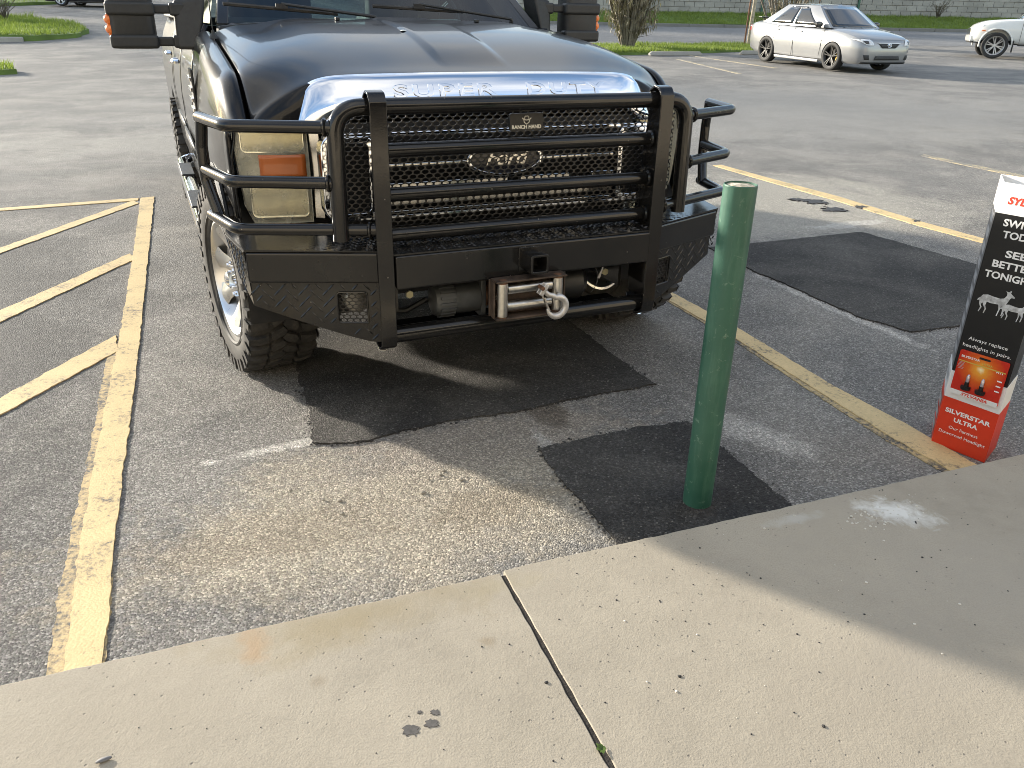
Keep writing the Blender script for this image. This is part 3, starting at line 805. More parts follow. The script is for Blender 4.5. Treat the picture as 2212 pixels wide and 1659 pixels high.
# ---- headlights
HLZ0, HLZ1 = .778, 1.142
def hl_y(x): return .325 + .065 * max(0, (abs(x) - .80) / .22)**1.6
for s in (-1, 1):
    # housing: frame with lens, three chambers behind
    outline = [(.745, HLZ1 - .004), (.90, HLZ1), (1.005, HLZ1 - .006), (1.017, HLZ1 - .03), (1.008, .98), (.992, .83), (.978, HLZ0 + .02), (.962, HLZ0), (.85, HLZ0 - .004), (.752, HLZ0), (.742, HLZ0 + .02), (.740, 1.0)]
    def hl_grid(off, nx=16, nz=14):
        rows = []
        for j in range(nz + 1):
            z = HLZ0 + (HLZ1 - HLZ0) * j / nz
            x1 = interp([(HLZ0, .968), (.83, .990), (.98, 1.006), (1.11, 1.018), (HLZ1, 1.012)], z)
            rows.append([V(s*(.743 + (x1 - .743) * i / nx), hl_y(.743 + (x1 - .743) * i / nx) - off - .014*math.sin(PI*j/nz), z) for i in range(nx + 1)])
        return rows
    back = MB(); back.grid(hl_grid(-.085)); hsg = back.build('headlight', M_cream, truck, sharp=0, solid=.004)
    rim = MB()
    gr = hl_grid(.0); gi = hl_grid(-.085)
    loop = gr[0] + [r[-1] for r in gr[1:-1]] + gr[-1][::-1] + [r[0] for r in gr[1:-1]][::-1]
    loopi = gi[0] + [r[-1] for r in gi[1:-1]] + gi[-1][::-1] + [r[0] for r in gi[1:-1]][::-1]
    rim.grid([loop, loopi], closed=True); rim.build('housing_side', M_cream, hsg, sharp=30)
    ln = MB(); ln.grid(hl_grid(.004)); ln.build('lens', M_lens, hsg, sharp=0)
    am = MB(); rows = []
    for j in range(7):
        z = .950 + (1.030 - .950) * j / 6
        rows.append([V(s*(.758 + (.930 - .758)*i/8), hl_y(.758 + (.930 - .758)*i/8) - .0075 - .014*math.sin(PI*(z - HLZ0)/(HLZ1 - HLZ0)), z) for i in range(9)])
    am.grid(rows); am.build('turn_signal', M_amber_dull, hsg, sharp=0, solid=-.002)
    # chambers: upper lamp, amber marker, lower lamp
    for (z0, z1, mat, nm, dx0, dx1, dep) in ((1.035, 1.128, M_bowl2, 'lamp_bowl', .757, .985, .05), (.80, .925, M_flute, 'lamp_bowl', .757, .968, .05)):
        cx, cz = (dx0 + dx1) / 2, (z0 + z1) / 2; wd, ht = dx1 - dx0, z1 - z0
        y0 = hl_y(cx) + .012 + .018
        b = MB(); r0 = rrect(wd, ht, .018); r1 = rrect(wd*.93, ht*.9, .018); r2 = rrect(wd*.6, ht*.6, .018)
        if nm == 'lamp_bowl':
            rings = [[V(s*(cx + p[0]), hl_y(cx + p[0]) + .012, cz + p[1]) for p in r0], [V(s*(cx + p[0]), hl_y(cx + p[0]) + .024, cz + p[1]) for p in r1], [V(s*(cx + p[0]), y0 + dep, cz + p[1]) for p in r2]]
            b.loft(rings, True, True)
        else:
            rings = [[V(s*(cx + p[0]), y0 + .012, cz + p[1]) for p in r0], [V(s*(cx + p[0]), y0 - .010 + .02*(p[0]/wd+.5)**2, cz + p[1]) for p in r0], [V(s*(cx + p[0]), y0 - .016 + .02*(p[0]/wd+.5)**2, cz + p[1]) for p in r1]]
            b.loft(rings, False, True)
        b.build(nm, mat, hsg, sharp=40)
        fr_ = MB(); fr_.tube([V(s*(cx + p[0]), hl_y(cx + p[0]) + .010, cz + p[1]) for p in r0 + r0[:1]], .0035, 6); fr_.build('chamber_rim', M_bowl, hsg)
        if nm == 'lamp_bowl':
            u = MB(); u.lathe([(.016, 0), (.016, .03), (.006, .04)], c=(s*cx, y0 + .005, cz), axis='Y', seg=12, caps=True); u.build('bulb', simple('bulb shield', (.5, .5, .48), .25, metal=1), hsg)
    # chrome corner block between lamp and grille
    c = MB(); c.hexa([V(s*.735, .325, .79), V(s*.70, .30, .79), V(s*.70, .36, .79), V(s*.735, .38, .79), V(s*.738, .325, 1.13), V(s*.70, .30, 1.13), V(s*.70, .36, 1.13), V(s*.738, .38, 1.13)])
    c.build('corner_trim', M_chrome2, truck, bevel=.004)

# ---- front fenders, doors, bed: side skin follows one section curve
AX1, AX2, RW = .92, 4.87, .425
BACK = .15                    # the body sits this far behind the frame the parts are drawn in
AB1, AB2 = AX1 - BACK, AX2 - BACK
def side_x(z, y):
    x = interp([(.45, 1.035), (.6, 1.055), (.85, 1.068), (1.05, 1.072), (1.2, 1.058), (1.3, 1.035), (1.38, .995), (1.46, .95)], z)
    if y < .75: x -= .035 * ((.75 - y) / .35)**2
    return x
def arch_z(y, base):
    for ay in (AB1, AB2):
        d = abs(y - ay)
        if d < .53: base = max(base, .42 + math.sqrt(.53**2 - d*d) * .96)
    return base
def skin(y0, y1, n, ztop, zbot, s, inset=0.0, nz=14):
    rows = []
    for i in range(n + 1):
        y = y0 + (y1 - y0) * i / n
        zt = ztop(y) if callable(ztop) else ztop; zb = arch_z(y, zbot)
        zb = min(zb, zt - .02)
        rows.append([V(s * (side_x(zt + (zb - zt) * j / nz, y) - inset), y, zt + (zb - zt) * j / nz) for j in range(nz + 1)])
    return rows
for s in (-1, 1):
    mb = MB(); rows = []
    n = 44
    for i in range(n + 1):
        y = .362 + (1.70 - .362) * i / n
        ze = smooth_interp(ZE, y) - .003; zb = arch_z(y, .62 + .16*(1 - sstep(.44, .58, y)))
        row = [V(s*(HX + .004), y, ze), V(s*(HX + .02), y, ze + .006), V(s*(HX + .04), y, ze + .003)]
        xo = side_x(ze - .16, y)
        row += [V(s*(HX + .04 + (xo - HX - .04)*.55), y, ze - .025), V(s*(xo - .018), y, ze - .07)]
        zt = ze - .12
        if zb > zt - .05: zb = zt - .05
        for j in range(9):
            z = zt + (zb - zt) * j / 8; row.append(V(s*side_x(z, y), y, z))
        rows.append(row)
    # front lip beside the lamp
    mb.grid(rows)
    f = mb.build('fender', M_paint, truck, sharp=0, solid=.010, subd=1)
    lip = MB(); lip.grid([[V(s*x, hl_y(1.0) + dy, z) for (x, dy) in ((1.022, -.01), (1.035, -.005), (side_x(z, .44), .05))] for z in [.80, .86, .92, .98, 1.04, 1.09, 1.125]])
    lip.build('fender_lip', M_paint, f, sharp=0, solid=.006)
    # wheel lip flare
    fl = MB(); pa = []
    for k in range(25):
        a = R(42 + 124 * k / 24); pa.append((s*(side_x(.8, AB1) + .004), AB1 - .53*math.cos(a), .42 + .53*.96*math.sin(a)))
    fl.tube(pa, .014, 8); fl.build('wheel_lip', M_plastic, f)
    wl = MB(); wl.grid([[V(s*xx, AB1 - .51*math.cos(a), .42 + .50*math.sin(a)) for xx in (1.04, .62)] for a in [PI*k/16 for k in range(17)]]); wl.build('wheel_well', M_dark, truck, sharp=0)
    # chrome vent badge on the fender
    v = MB(); v.box((s*1.070, 1.50, 1.13), (.012, .17, .25)); vo = v.build('fender_vent', M_plastic, f, bevel=.004)
    for k in range(5):
        v = MB(); v.box((s*1.080, 1.50 + .0, 1.035 + k*.045), (.016, .155, .02)); v.build('vent_bar', M_chrome, vo, bevel=.004)
    # doors (front, rear)
    for (y0, y1) in ((1.715, 2.80), (2.815, 3.82)):
        mb = MB(); mb.grid(skin(y0, y1, 8, 1.44, .62, s)); d = mb.build('door', M_paint, truck, sharp=0, solid=.02)
        h = MB(); h.tube(fillet([(s*1.075, y1 - .28, 1.235), (s*1.105, y1 - .26, 1.235), (s*1.105, y1 - .09, 1.235), (s*1.075, y1 - .07, 1.235)], .015), .011, 8); h.build('door_handle', M_chrome, d)
        b = MB(); b.grid([[V(s*(side_x(z, y) + .008), y, z) for z in (.80, .86)] for y in (y0 + .02, y1 - .02)]); b.build('side_moulding', M_plastic, d, solid=-.012)
    # rocker and cab corner
    mb = MB(); mb.grid(skin(1.70, 4.02, 6, .63, .50, s, .01, 3)); mb.build('rocker', M_paint, truck, sharp=0, solid=.02)
    mb = MB(); mb.grid(skin(3.83, 4.03, 2, 1.44, .62, s)); mb.build('cab_corner', M_paint, truck, sharp=0, solid=.02)
    # bed side
    mb = MB(); mb.grid(skin(4.08, 6.22, 40, 1.44, .62, s)); bs = mb.build('bed_side', M_paint, truck, sharp=0, solid=.04)
    wl = MB(); wl.grid([[V(s*xx, AB2 - .51*math.cos(a), .42 + .50*math.sin(a)) for xx in (1.04, .62)] for a in [PI*k/16 for k in range(17)]]); wl.build('wheel_well', M_dark, truck, sharp=0)
    rl = MB(); rl.box((s*.955, 5.15, 1.455), (.09, 2.14, .03)); rl.build('bed_rail', M_plastic, bs, bevel=.01)
    # chrome side step
    st = MB(); st.tube(fillet([(s*.98, 1.72, .50), (s*1.09, 1.78, .47), (s*1.10, 3.9, .47), (s*.98, 3.96, .50)], .08, 6), .052, 14); sto = st.build('side_step', M_chrome, truck)
    for yy in (2.25, 3.3):
        p = MB(); p.box((s*1.10, yy, .524), (.085, .48, .012)); p.build('step_pad', M_plastic, sto, bevel=.005)

# ---- cab
def cab_half(z): return .93 - (z - 1.44) * .42
cab = MB()
rf = []
for j in range(9):
    t = j / 8; y = 2.46 + (3.90 - 2.46) * t; zz = 1.955 + .035 * math.sin(PI * t)
    rf.append([V(x * .735, y, zz - .055 * abs(x)**3) for x in [-1 + i/8 for i in range(17)]])
cab.grid(rf); roof = cab.build('roof', M_paint, truck, sharp=0, solid=.03)
mb = MB(); rows = []
for j in range(9):
    t = j / 8; z = 1.462 + (1.945 - 1.462) * t; hw = .865 - .135 * t
    rows.append([V(hw * u, 1.615 + (2.45 - 1.615) * t + .10 * u*u*(1 - .3*t), z - .02*u*u*(1-t)) for u in [-1 + i/10 for i in range(21)]])
mb.grid(rows); ws = mb.build('windshield', M_glass, truck, sharp=0)
for s in (-1, 1):
    # pillars
    for (y0, z0, x0, y1, z1, x1, wd) in ((1.70, 1.44, .905, 2.52, 1.945, .745, .075), (2.78, 1.42, .955, 2.86, 1.95, .735, .08), (3.86, 1.42, .955, 3.80, 1.95, .735, .10)):
        p = MB(); p.hexa([V(s*x0, y0, z0), V(s*x0, y0 + wd, z0), V(s*(x0-.06), y0 + wd, z0), V(s*(x0-.06), y0, z0), V(s*x1, y1, z1), V(s*x1, y1 + wd, z1), V(s*(x1-.06), y1 + wd, z1), V(s*(x1-.06), y1, z1)])
        p.build('pillar', M_paint, truck, bevel=.008)
    wn = MB(); wn.add([V(s*.925, 1.86, 1.44), V(s*.935, 2.79, 1.44), V(s*.735, 2.86, 1.93), V(s*.735, 2.60, 1.93)], [(0, 1, 2, 3)], False); wn.build('side_window', M_glass, truck)
    wn = MB(); wn.add([V(s*.935, 2.86, 1.44), V(s*.935, 3.86, 1.44), V(s*.735, 3.80, 1.93), V(s*.735, 2.94, 1.93)], [(0, 1, 2, 3)], False); wn.build('side_window', M_glass, truck)
mb = MB(); mb.add([V(-.92, 4.03, 1.40), V(.92, 4.03, 1.40), V(.72, 3.92, 1.94), V(-.72, 3.92, 1.94)], [(0, 1, 2, 3)], False); mb.build('rear_window', M_glass, truck)
mb = MB(); mb.box((0, 4.03, .95), (1.95, .04, .9)); mb.build('cab_back', M_paint, truck)
# interior
M_int = simple('grey interior', (.055, .056, .06), .8)
mb = MB(); mb.hexa([V(-.88, 1.66, 1.30), V(.88, 1.66, 1.30), V(.88, 2.25, 1.30), V(-.88, 2.25, 1.30), V(-.86, 1.68, 1.445), V(.86, 1.68, 1.445), V(.86, 2.2, 1.47), V(-.86, 2.2, 1.47)]); dash = mb.build('dashboard', M_int, truck, bevel=.03)
mb = MB(); mb.box((.36, 1.86, 1.462), (.30, .20, .006), Matrix.Rotation(.1, 3, 'X') @ Matrix.Rotation(.2, 3, 'Z')); mb.build('paper', simple('paper', (.62, .68, .66), .8), dash)
sw = MB()
pa = [(.42 + .19*math.cos(a), 2.28 + .07*math.sin(a), 1.47 + .17*math.sin(a)) for a in [2*PI*k/28 for k in range(29)]]
sw.tube(pa, .016, 8); sw.box((.42, 2.30, 1.47), (.12, .05, .1)); sw.build('steering_wheel', M_plastic, dash)
for x in (-.45, .45):
    mb = MB(); mb.box((x, 2.95, 1.45), (.52, .16, .72)); mb.box((x, 2.72, 1.08), (.54, .55, .18)); mb.box((x, 2.99, 1.86), (.28, .1, .18)); mb.build('seat', M_int, truck, bevel=.05)
mb = MB(); mb.box((0, 2.9, .72), (1.8, 2.3, .06)); mb.box((0, 1.62, 1.0), (1.78, .04, .7)); mb.build('cab_floor', M_dark, truck)
# cowl, wipers, antenna
mb = MB(); mb.grid([[V(x, 1.52 + .10*t + .06*(x/.9)**2, 1.462 - .012*math.sin(PI*t) - .03*(x/.9)**4) for x in [-.9 + .1*i for i in range(19)]] for t in (0, .25, .5, .75, 1)]); mb.build('cowl', M_plastic, truck, sharp=0, solid=.02)
def wiper(pivot, a, b, bow):
    wp = MB(); P0, A, B = V(*pivot), V(*a), V(*b); mid = (A + B) / 2
    wp.tube(fillet([P0, P0 + V(0, -.01, .022), mid + V(0, -.012, .022)], .03, 5), lambda t: .012 - .005*t, 8); w_ = wp.build('wiper', M_plastic, truck)
    bl = MB(); pts = [A + (B - A) * t + V(0, -.004, -bow*math.sin(PI*t)*0) for t in [k/10 for k in range(11)]]
    bl.tube(pts, .009, 6); bl.box(tuple(mid + V(0, -.01, .012)), (.06, .02, .022)); bl.build('wiper_blade', M_rubber, w_)
wiper((-.12, 1.56, 1.462), (-.865, 1.66, 1.528), (-.30, 1.64, 1.493), .01)
wiper((.655, 1.55, 1.462), (-.115, 1.62, 1.532), (.40, 1.64, 1.515), .01)
mb = MB(); mb.lathe([(.022, 0), (.018, .012), (.008, .022), (.006, .035)], c=(-.955, 1.34, 1.385), axis='Z', seg=12, caps=True); mb.tube([(-.955, 1.34, 1.41), (-.958, 1.36, 1.75), (-.955, 1.39, 2.15)], .0028, 6); mb.build('antenna', M_plastic, truck)
# bed and rear
mb = MB(); mb.box((0, 5.15, .78), (1.9, 2.1, .04)); mb.box((0, 4.10, 1.1), (1.9, .04, .6)); mb.build('bed_floor', M_plastic, truck)
mb = MB(); mb.box((0, 6.23, 1.08), (1.9, .05, .72)); mb.build('tailgate', M_paint, truck, bevel=.01)
mb = MB(); mb.box((0, 6.34, .66), (1.95, .16, .2)); mb.build('rear_bumper', M_chrome2, truck, bevel=.02)
mb = MB()
for s in (-1, 1): mb.box((s*.45, 3.2, .56), (.08, 5.6, .16))
mb.box((0, AX1, .40), (1.5, .12, .12)); mb.box((0, AX2, .40), (1.5, .12, .12)); mb.box((0, 1.35, .72), (.8, 1.0, .5)); mb.lathe([(.05, -.18), (.16, -.1), (.16, .1), (.05, .18)], c=(.25, AX1, .42), axis='Y', seg=16, caps=True)
mb.build('chassis', M_under, truck)

# ---- towing mirrors
def tow_mirror(s, xi, xo, z0, ybase):
    hd = MB(); xm, wd = (xi + xo) / 2, (xo - xi); h = .345; zc = z0 + h/2
    rings = []
    for (y, sx, sz) in ((1.845, .78, .84), (1.855, .90, .93), (1.88, .985, .985), (1.92, 1.0, 1.0), (1.96, .97, .98), (1.965, .9, .94)):
        rings.append([V(s*(xm + p[0]), y, zc + p[1]) for p in rrect(wd*sx, h*sz, .035)])
    hd.loft(rings, True, True); mo = hd.build('towing_mirror', M_plastic, truck, sharp=50)
    # moulded bands where the arms run in
    for z in (z0 + .035, z0 + .178):
        b = MB(); b.box((s*xm, 1.868, z), (wd*1.04, .072, .062)); b.build('mirror_band', M_plastic, mo, bevel=.016, seg=3)
        a = MB(); a.box((s*(xi - .05), 1.89, z), (.14, .05, .042)); a.build('mirror_arm', M_plastic, mo, bevel=.01)
        k = MB(); k.box((s*(xi - .115), 1.885, z), (.085, .065, .058)); k.build('mirror_arm_socket', M_plastic, mo, bevel=.012)
    sail = MB(); sail.hexa([V(s*.985, 1.80, z0 + .0), V(s*(xi - .085), 1.855, z0 + .0), V(s*(xi - .085), 1.92, z0 + .0), V(s*.985, 2.02, z0 + .0), V(s*.93, 1.84, z0 + .24), V(s*(xi - .095), 1.865, z0 + .22), V(s*(xi - .095), 1.92, z0 + .22), V(s*.93, 2.02, z0 + .24)])
    sail.build('mirror_base', M_plastic, mo, bevel=.02, seg=3)
    for z in (z0 + .088, z0 + .130):
        l = MB(); l.lathe([(.0, -.012), (.016, -.009), (.022, 0), (.022, .02)], c=(s*(xo - .004), 1.868, z), axis='Y', seg=14, caps=True); l.build('amber_marker', M_amber, mo)
    l = MB(); l.box((s*(xo - .006), 1.878, z0 + .108), (.024, .03, .10)); l.build('amber_marker', M_amber, mo, bevel=.006)
    gl = MB(); gl.box((s*xm, 1.968, zc), (wd*.85, .004, h*.86)); gl.build('mirror_glass', M_chrome, mo)
tow_mirror(-1, 1.185, 1.405, 1.322, 1.9)
tow_mirror(1, 1.150, 1.385, 1.365, 1.9)

for ch in list(truck.children):
    if ch.name.split('.')[0] in ('chassis', 'grille_surround', 'oval_emblem', 'radiator_core'): continue
    ch.location = (0, BACK, -.075); ch.scale = (.985, 1, 1.05)
# ---- wheels: chunky mud-terrain tyres on polished eight-spoke rims
def tyre_mesh(Rw, W, rim):
    mb = MB(); h = W/2
    prof = [(rim, -h*.80), (rim + .012, -h*.86), (rim + .05, -h*.97), (rim + .11, -h*1.0), (Rw - .055, -h*.99), (Rw - .034, -h*.93), (Rw - .026, -h*.86), (Rw - .022, -h*.5), (Rw - .021, 0), (Rw - .022, h*.5), (Rw - .026, h*.86), (Rw - .034, h*.93), (Rw - .055, h*.99), (rim + .11, h), (rim + .05, h*.97), (rim + .012, h*.86), (rim, h*.80)]
    mb.lathe(prof, axis='X', seg=84)
    # tread blocks, laid out on the unrolled band (x across, a around)
    n = 36; da = 2*PI / n
    def block(poly, r0, r1):
        vs = []
        for r in (r0, r1):
            k = 1.0 if r == r0 else .93
            cx = sum(p[0] for p in poly)/len(poly); ca = sum(p[1] for p in poly)/len(poly)
            for (x, a) in poly:
                x_ = cx + (x - cx)*k; a_ = ca + (a - ca)*k
                drop = .012 * max(0, (abs(x_) - h*.7) / (h*.3))**2
                vs.append((x_, (r - drop)*math.cos(a_), (r - drop)*math.sin(a_)))
        m = len(poly)
        mb.add(vs, [tuple(range(m, 2*m))] + [(i, (i+1) % m, m + (i+1) % m, m + i) for i in range(m)], False)
    for i in range(n):
        a = i * da
        # interlocking chevrons either side of the middle
        for sg, off in ((1, 0.0), (-1, .5)):
            a0 = a + off*da
            block([(sg*.006, a0), (sg*.052, a0 + .30*da), (sg*.060, a0 + .62*da), (sg*.050, a0 + .98*da), (sg*.004, a0 + .66*da), (-sg*.012, a0 + .36*da)], Rw - .03, Rw)
            b0 = a0 + .36*da + (.13*da if i % 2 else 0)
            e = 1.0 if i % 2 else .965
            block([(sg*.066, b0), (sg*.104, b0 + .16*da), (sg*h*e, b0 + .22*da), (sg*h*e, b0 + .74*da), (sg*.098, b0 + .70*da), (sg*.072, b0 + .60*da)], Rw - .034, Rw - .001)
            # side biter on the shoulder
            vs = []
            for (r, x) in ((Rw - .008, h*.985), (Rw - .065, h*1.0), (Rw - .065, h*1.028), (Rw - .010, h*1.012)):
                for aa in (b0 + .25*da, b0 + .70*da): vs.append((sg*x, r*math.cos(aa), r*math.sin(aa)))
            mb.add(vs, [(0, 1, 3, 2), (2, 3, 5, 4), (4, 5, 7, 6), (6, 7, 1, 0), (0, 2, 4, 6), (1, 7, 5, 3)], False)
    # raised ring on the sidewall
    for sg in (-1, 1):
        mb.lathe([(rim + .028, sg*h*.93), (rim + .034, sg*h*.985), (rim + .042, sg*h*.97)], axis='X', seg=48)
    return mb
def rim_mesh(rim, W, s):
    """outer face towards s*x"""
    mb = MB(); h = W/2
    mb.lathe([(rim - .012, -s*h*.8), (rim, -s*h*.82), (rim - .02, -s*h*.4), (rim - .03, 0), (rim - .02, s*h*.5), (rim - .004, s*h*.80), (rim + .006, s*h*.86), (rim - .006, s*h*.88), (rim - .018, s*h*.80), (rim - .04, s*h*.45)], axis='X', seg=64)
    n = 8
    for k in range(n):
        a = 2*PI*k/n + .2
        vs = []
        for (r, x, wd) in ((.07, .40, .030), (.12, .46, .032), (.19, .62, .040), (rim - .015, .74, .062)):
            for (dx, q) in ((0, -1), (.16, -.25), (.16, .25), (0, 1)):
                t = q * wd
                c_, s_ = math.cos(a), math.sin(a)
                vs.append((s*h*(x + dx*.35), r*c_ - t*s_, r*s_ + t*c_))
        fs = []
        for i in range(3):
            for j in range(3):
                p = i*4 + j; fs.append((p, p+1, p+5, p+4))
        mb.add(vs, fs, False)
    mb.lathe([(.0, s*h*.52), (.05, s*h*.54), (.088, s*h*.50), (.095, s*h*.40), (.105, s*h*.2)], axis='X', seg=32)
    return mb
TY = {}
def wheel(x, y, s, W=.30, Rw=.425, rim=.255):
    if 't' not in TY:
        TY['t'] = tyre_mesh(Rw, W, rim).mesh('tyre', 40); TY['t'].materials.append(M_rubber)
        TY['n'] = None
        nb = MB(); nb.lathe([(.0, .038), (.008, .036), (.013, .022), (.0145, .0), (.016, -.01)], axis='X', seg=6); TY['n'] = nb.mesh('lug_nut', 30); TY['n'].materials.append(M_chrome)
        cb_ = MB(); cb_.lathe([(.0, .055), (.02, .054), (.036, .045), (.040, .0), (.046, -.012)], axis='X', seg=24); TY['c'] = cb_.mesh('hub_cap', 30); TY['c'].materials.append(M_chrome)
    if s not in TY:
        TY[s] = rim_mesh(rim, W, s).mesh('wheel', 28); TY[s].materials.append(M_alloy)
        TY[s, 'd'] = (lambda d: (d.lathe([(.02, -s*.01), (rim - .03, -s*.01)], axis='X', seg=32), d.mesh('brake_disc', 30))[1])(MB()); TY[s, 'd'].materials.append(M_under)
    w_ = put('wheel', TY[s], None, truck); w_.location = (x, y, Rw - .012)
    put('tyre', TY['t'], None, w_); put('brake_disc', TY[s, 'd'], None, w_)
    c_ = put('hub_cap', TY['c'], None, w_); c_.location = (s*W/2*.54, 0, 0); c_.rotation_euler = (0, 0, 0 if s > 0 else PI)
    for k in range(8):
        a = 2*PI*k/8
        n_ = put('lug_nut', TY['n'], None, w_); n_.location = (s*W/2*.50, .072*math.cos(a), .072*math.sin(a)); n_.rotation_euler = (0, 0, 0 if s > 0 else PI)
    return w_
w1 = wheel(-.938, AX1, -1); w2 = wheel(.938, AX1, 1); w1.rotation_euler = w2.rotation_euler = (0, 0, R(8))
wheel(-.935, AX2, -1); wheel(.935, AX2, 1)

# ------------------------------------------------------------------ ranch style bumper, grille guard and winch
UX = .57                      # upright plate
BZ0, BZ1 = .575, .705
mb = MB(); mb.box((.01, .055, (BZ0 + BZ1)/2), (2*UX - .05, .11, BZ1 - BZ0))
bumper = mb.build('bumper', M_steel, truck, bevel=.010, seg=3)

def lugs(mb, o, ux, uy, nn, w, h, pitch=.030, keep=None, lift=.0034, fat=.13):
    """raised tread-plate lozenges on the plane o + ux*a + uy*b"""
    ux, uy, nn, o = V(*ux).normalized(), V(*uy).normalized(), V(*nn).normalized(), V(*o)
    i = 0; b = pitch*.5
    while b < h:
        a = pitch*.5 + (pitch*.5 if i % 2 else 0); j = 0
        while a < w:
            if keep is None or keep(a, b):
                ang = PI/4 if (i + j) % 2 else -PI/4
                d = ux*math.cos(ang) + uy*math.sin(ang); e = -ux*math.sin(ang) + uy*math.cos(ang); c = o + ux*a + uy*b
                L_, W_ = pitch*.46, pitch*fat
                vs = [c + d*L_, c + e*W_ + d*L_*.3, c + e*W_ - d*L_*.3, c - d*L_, c - e*W_ - d*L_*.3, c - e*W_ + d*L_*.3, c + nn*lift + d*L_*.5, c + nn*lift - d*L_*.5]
                mb.add(vs, [(0, 1, 6), (1, 2, 7, 6), (2, 3, 7), (3, 4, 7), (4, 5, 6, 7), (5, 0, 6)], True)
            a += pitch; j += 1
        b += pitch*.5; i += 1

# top tread plate of the middle section
mb = MB(); mb.hexa([V(-.545, .004, .706), V(.565, .004, .706), V(.565, .27, .712), V(-.545, .27, .712), V(-.545, .004, .712), V(.565, .004, .712), V(.565, .27, .720), V(-.545, .27, .720)])
lugs(mb, (-.54, .008, .7123), (1, 0, 0), (0, 1, .03), (0, -.03, 1), 1.10, .25)
mb.build('tread_plate', M_steel2, bumper, sharp=25)

# wings: box section swept back, tread plate on top and below
WI, WO = V(.585, .035, 0), V(1.035, .205, 0)
dW = (WO - WI).normalized(); nW = V(dW.y, -dW.x, 0)            # outward (towards the street side front)
for s in (-1, 1):
    def P(p, z, off=0.0):
        q = p + nW*off; return V(s*q.x, q.y, z)
    b = MB(); bk = -.11
    b.hexa([P(WI, .598), P(WO, .598), P(WO, .598, bk), P(WI, .598, bk), P(WI, .716), P(WO, .716), P(WO, .716, bk), P(WI, .716, bk)])
    wing = b.build('bumper_wing', M_steel, bumper, bevel=.012, seg=3)
    # top plate, folded slightly up to the back
    t = MB(); a0, a1 = WI, WO
    OB = V(1.072, .46, 0); IB = V(.585, .40, 0)
    def zt(q): return .7195 + .02 * sstep(.05, .5, q.y)
    c4 = [a0, a1, OB, IB]
    t.hexa([V(s*q.x, q.y, .7165) for q in c4] + [V(s*q.x, q.y, zt(q)) for q in c4])
    lugs(t, (s*WI.x, WI.y, .7205), (s*dW.x, dW.y, 0), (-s*nW.x, -nW.y, .04), (0, -.04, 1), (WO - WI).length - .01, .16)
    t.build('tread_plate', M_steel2, bumper, sharp=25)
    # end plate
    e = MB(); E0, E1_ = V(1.036, .207, 0), V(1.074, .47, 0)
    n_e = V((E1_ - E0).y, -(E1_ - E0).x, 0).normalized()
    quad = [(E0, .716), (E1_, .722), (V(1.050, .36, 0), .60), (V(1.020, .235, 0), .505)]
    vs = [V(s*q.x, q.y, z) for q, z in quad] + [V(s*(q.x - .006), q.y + .004, z) for q, z in quad]
    e.add(vs, [(0, 1, 2, 3), (7, 6, 5, 4), (0, 4, 5, 1), (1, 5, 6, 2), (2, 6, 7, 3), (3, 7, 4, 0)], False)
    dE = (E1_ - E0).normalized()
    lugs(e, (s*(E0.x + .001), E0.y, .51), (s*dE.x, dE.y, 0), (0, 0, 1), (s*n_e.x, n_e.y, 0), .26, .2, keep=lambda a, b_: b_ > .02 + a*.75 and b_ < .2)
    e.build('end_plate', M_steel2, bumper, sharp=25)
    # skirt of tread plate under the wing with a meshed lamp opening
    k = MB(); kin, kout = V(.588, .055, 0), V(1.022, .222, 0); dk = (kout - kin).normalized(); nk = V(dk.y, -dk.x, 0); Lk = (kout - kin).length
    zbot = lambda a: .362 + (.508 - .362) * (max(0, a - .03) / (Lk - .03))**1.15
    hx0, hx1, hz0, hz1 = .045, .155, .440, .560
    def S(a, z, off=0.0):
        q = kin + dk*a + nk*off; return V(s*q.x, q.y, z)
    na = 22
    As = sorted(set([Lk*i/na for i in range(na + 1)] + [hx0, hx1]))
    for a, a2 in zip(As, As[1:]):
        zb0, zb1 = zbot(a), zbot(a2)
        if a >= hx0 - 1e-6 and a2 <= hx1 + 1e-6:
            segs = [((zb0, zb1), (hz0, hz0)), ((hz1, hz1), (.60, .60))]
        else: segs = [((zb0, zb1), (.60, .60))]
        for (z0, z1) in segs:
            k.add([S(a, z0[0]), S(a2, z0[1]), S(a2, z1[1]), S(a, z1[0]), S(a, z0[0], -.005), S(a2, z0[1], -.005), S(a2, z1[1], -.005), S(a, z1[0], -.005)], [(0, 1, 2, 3), (7, 6, 5, 4), (0, 4, 5, 1), (2, 6, 7, 3), (1, 5, 6, 2), (3, 7, 4, 0)], False)
    lugs(k, tuple(S(0, .36, .0004)), tuple(S(1, .36) - S(0, .36)), (0, 0, 1), (s*nk.x, nk.y, 0), Lk, .24, pitch=.044, lift=.0022, fat=.085, keep=lambda a, b_: .36 + b_ > zbot(a) + .018 and .36 + b_ < .585 and not (hx0 - .015 < a < hx1 + .015 and hz0 - .015 < .36 + b_ < hz1 + .015))
    k.build('bumper_skirt', M_steel2, bumper, sharp=25)
    fr = MB(); fr.tube(fillet([S(hx0, hz0, .002), S(hx1, hz0, .002), S(hx1, hz1, .002), S(hx0, hz1, .002), S(hx0, hz0, .002)], .012, 4), .0035, 6); fr.build('opening_rim', M_steel, bumper)
    fl = MB(); c_ = S((hx0 + hx1)/2, .505, -.09); fl.lathe([(.045, -.03), (.048, -.02), (.048, .03), (.02, .06)], c=tuple(c_), axis='Y', seg=20, caps=True); fl.build('fog_lamp', simple('fog lamp', (.35, .34, .32), .3, metal=.7), bumper)

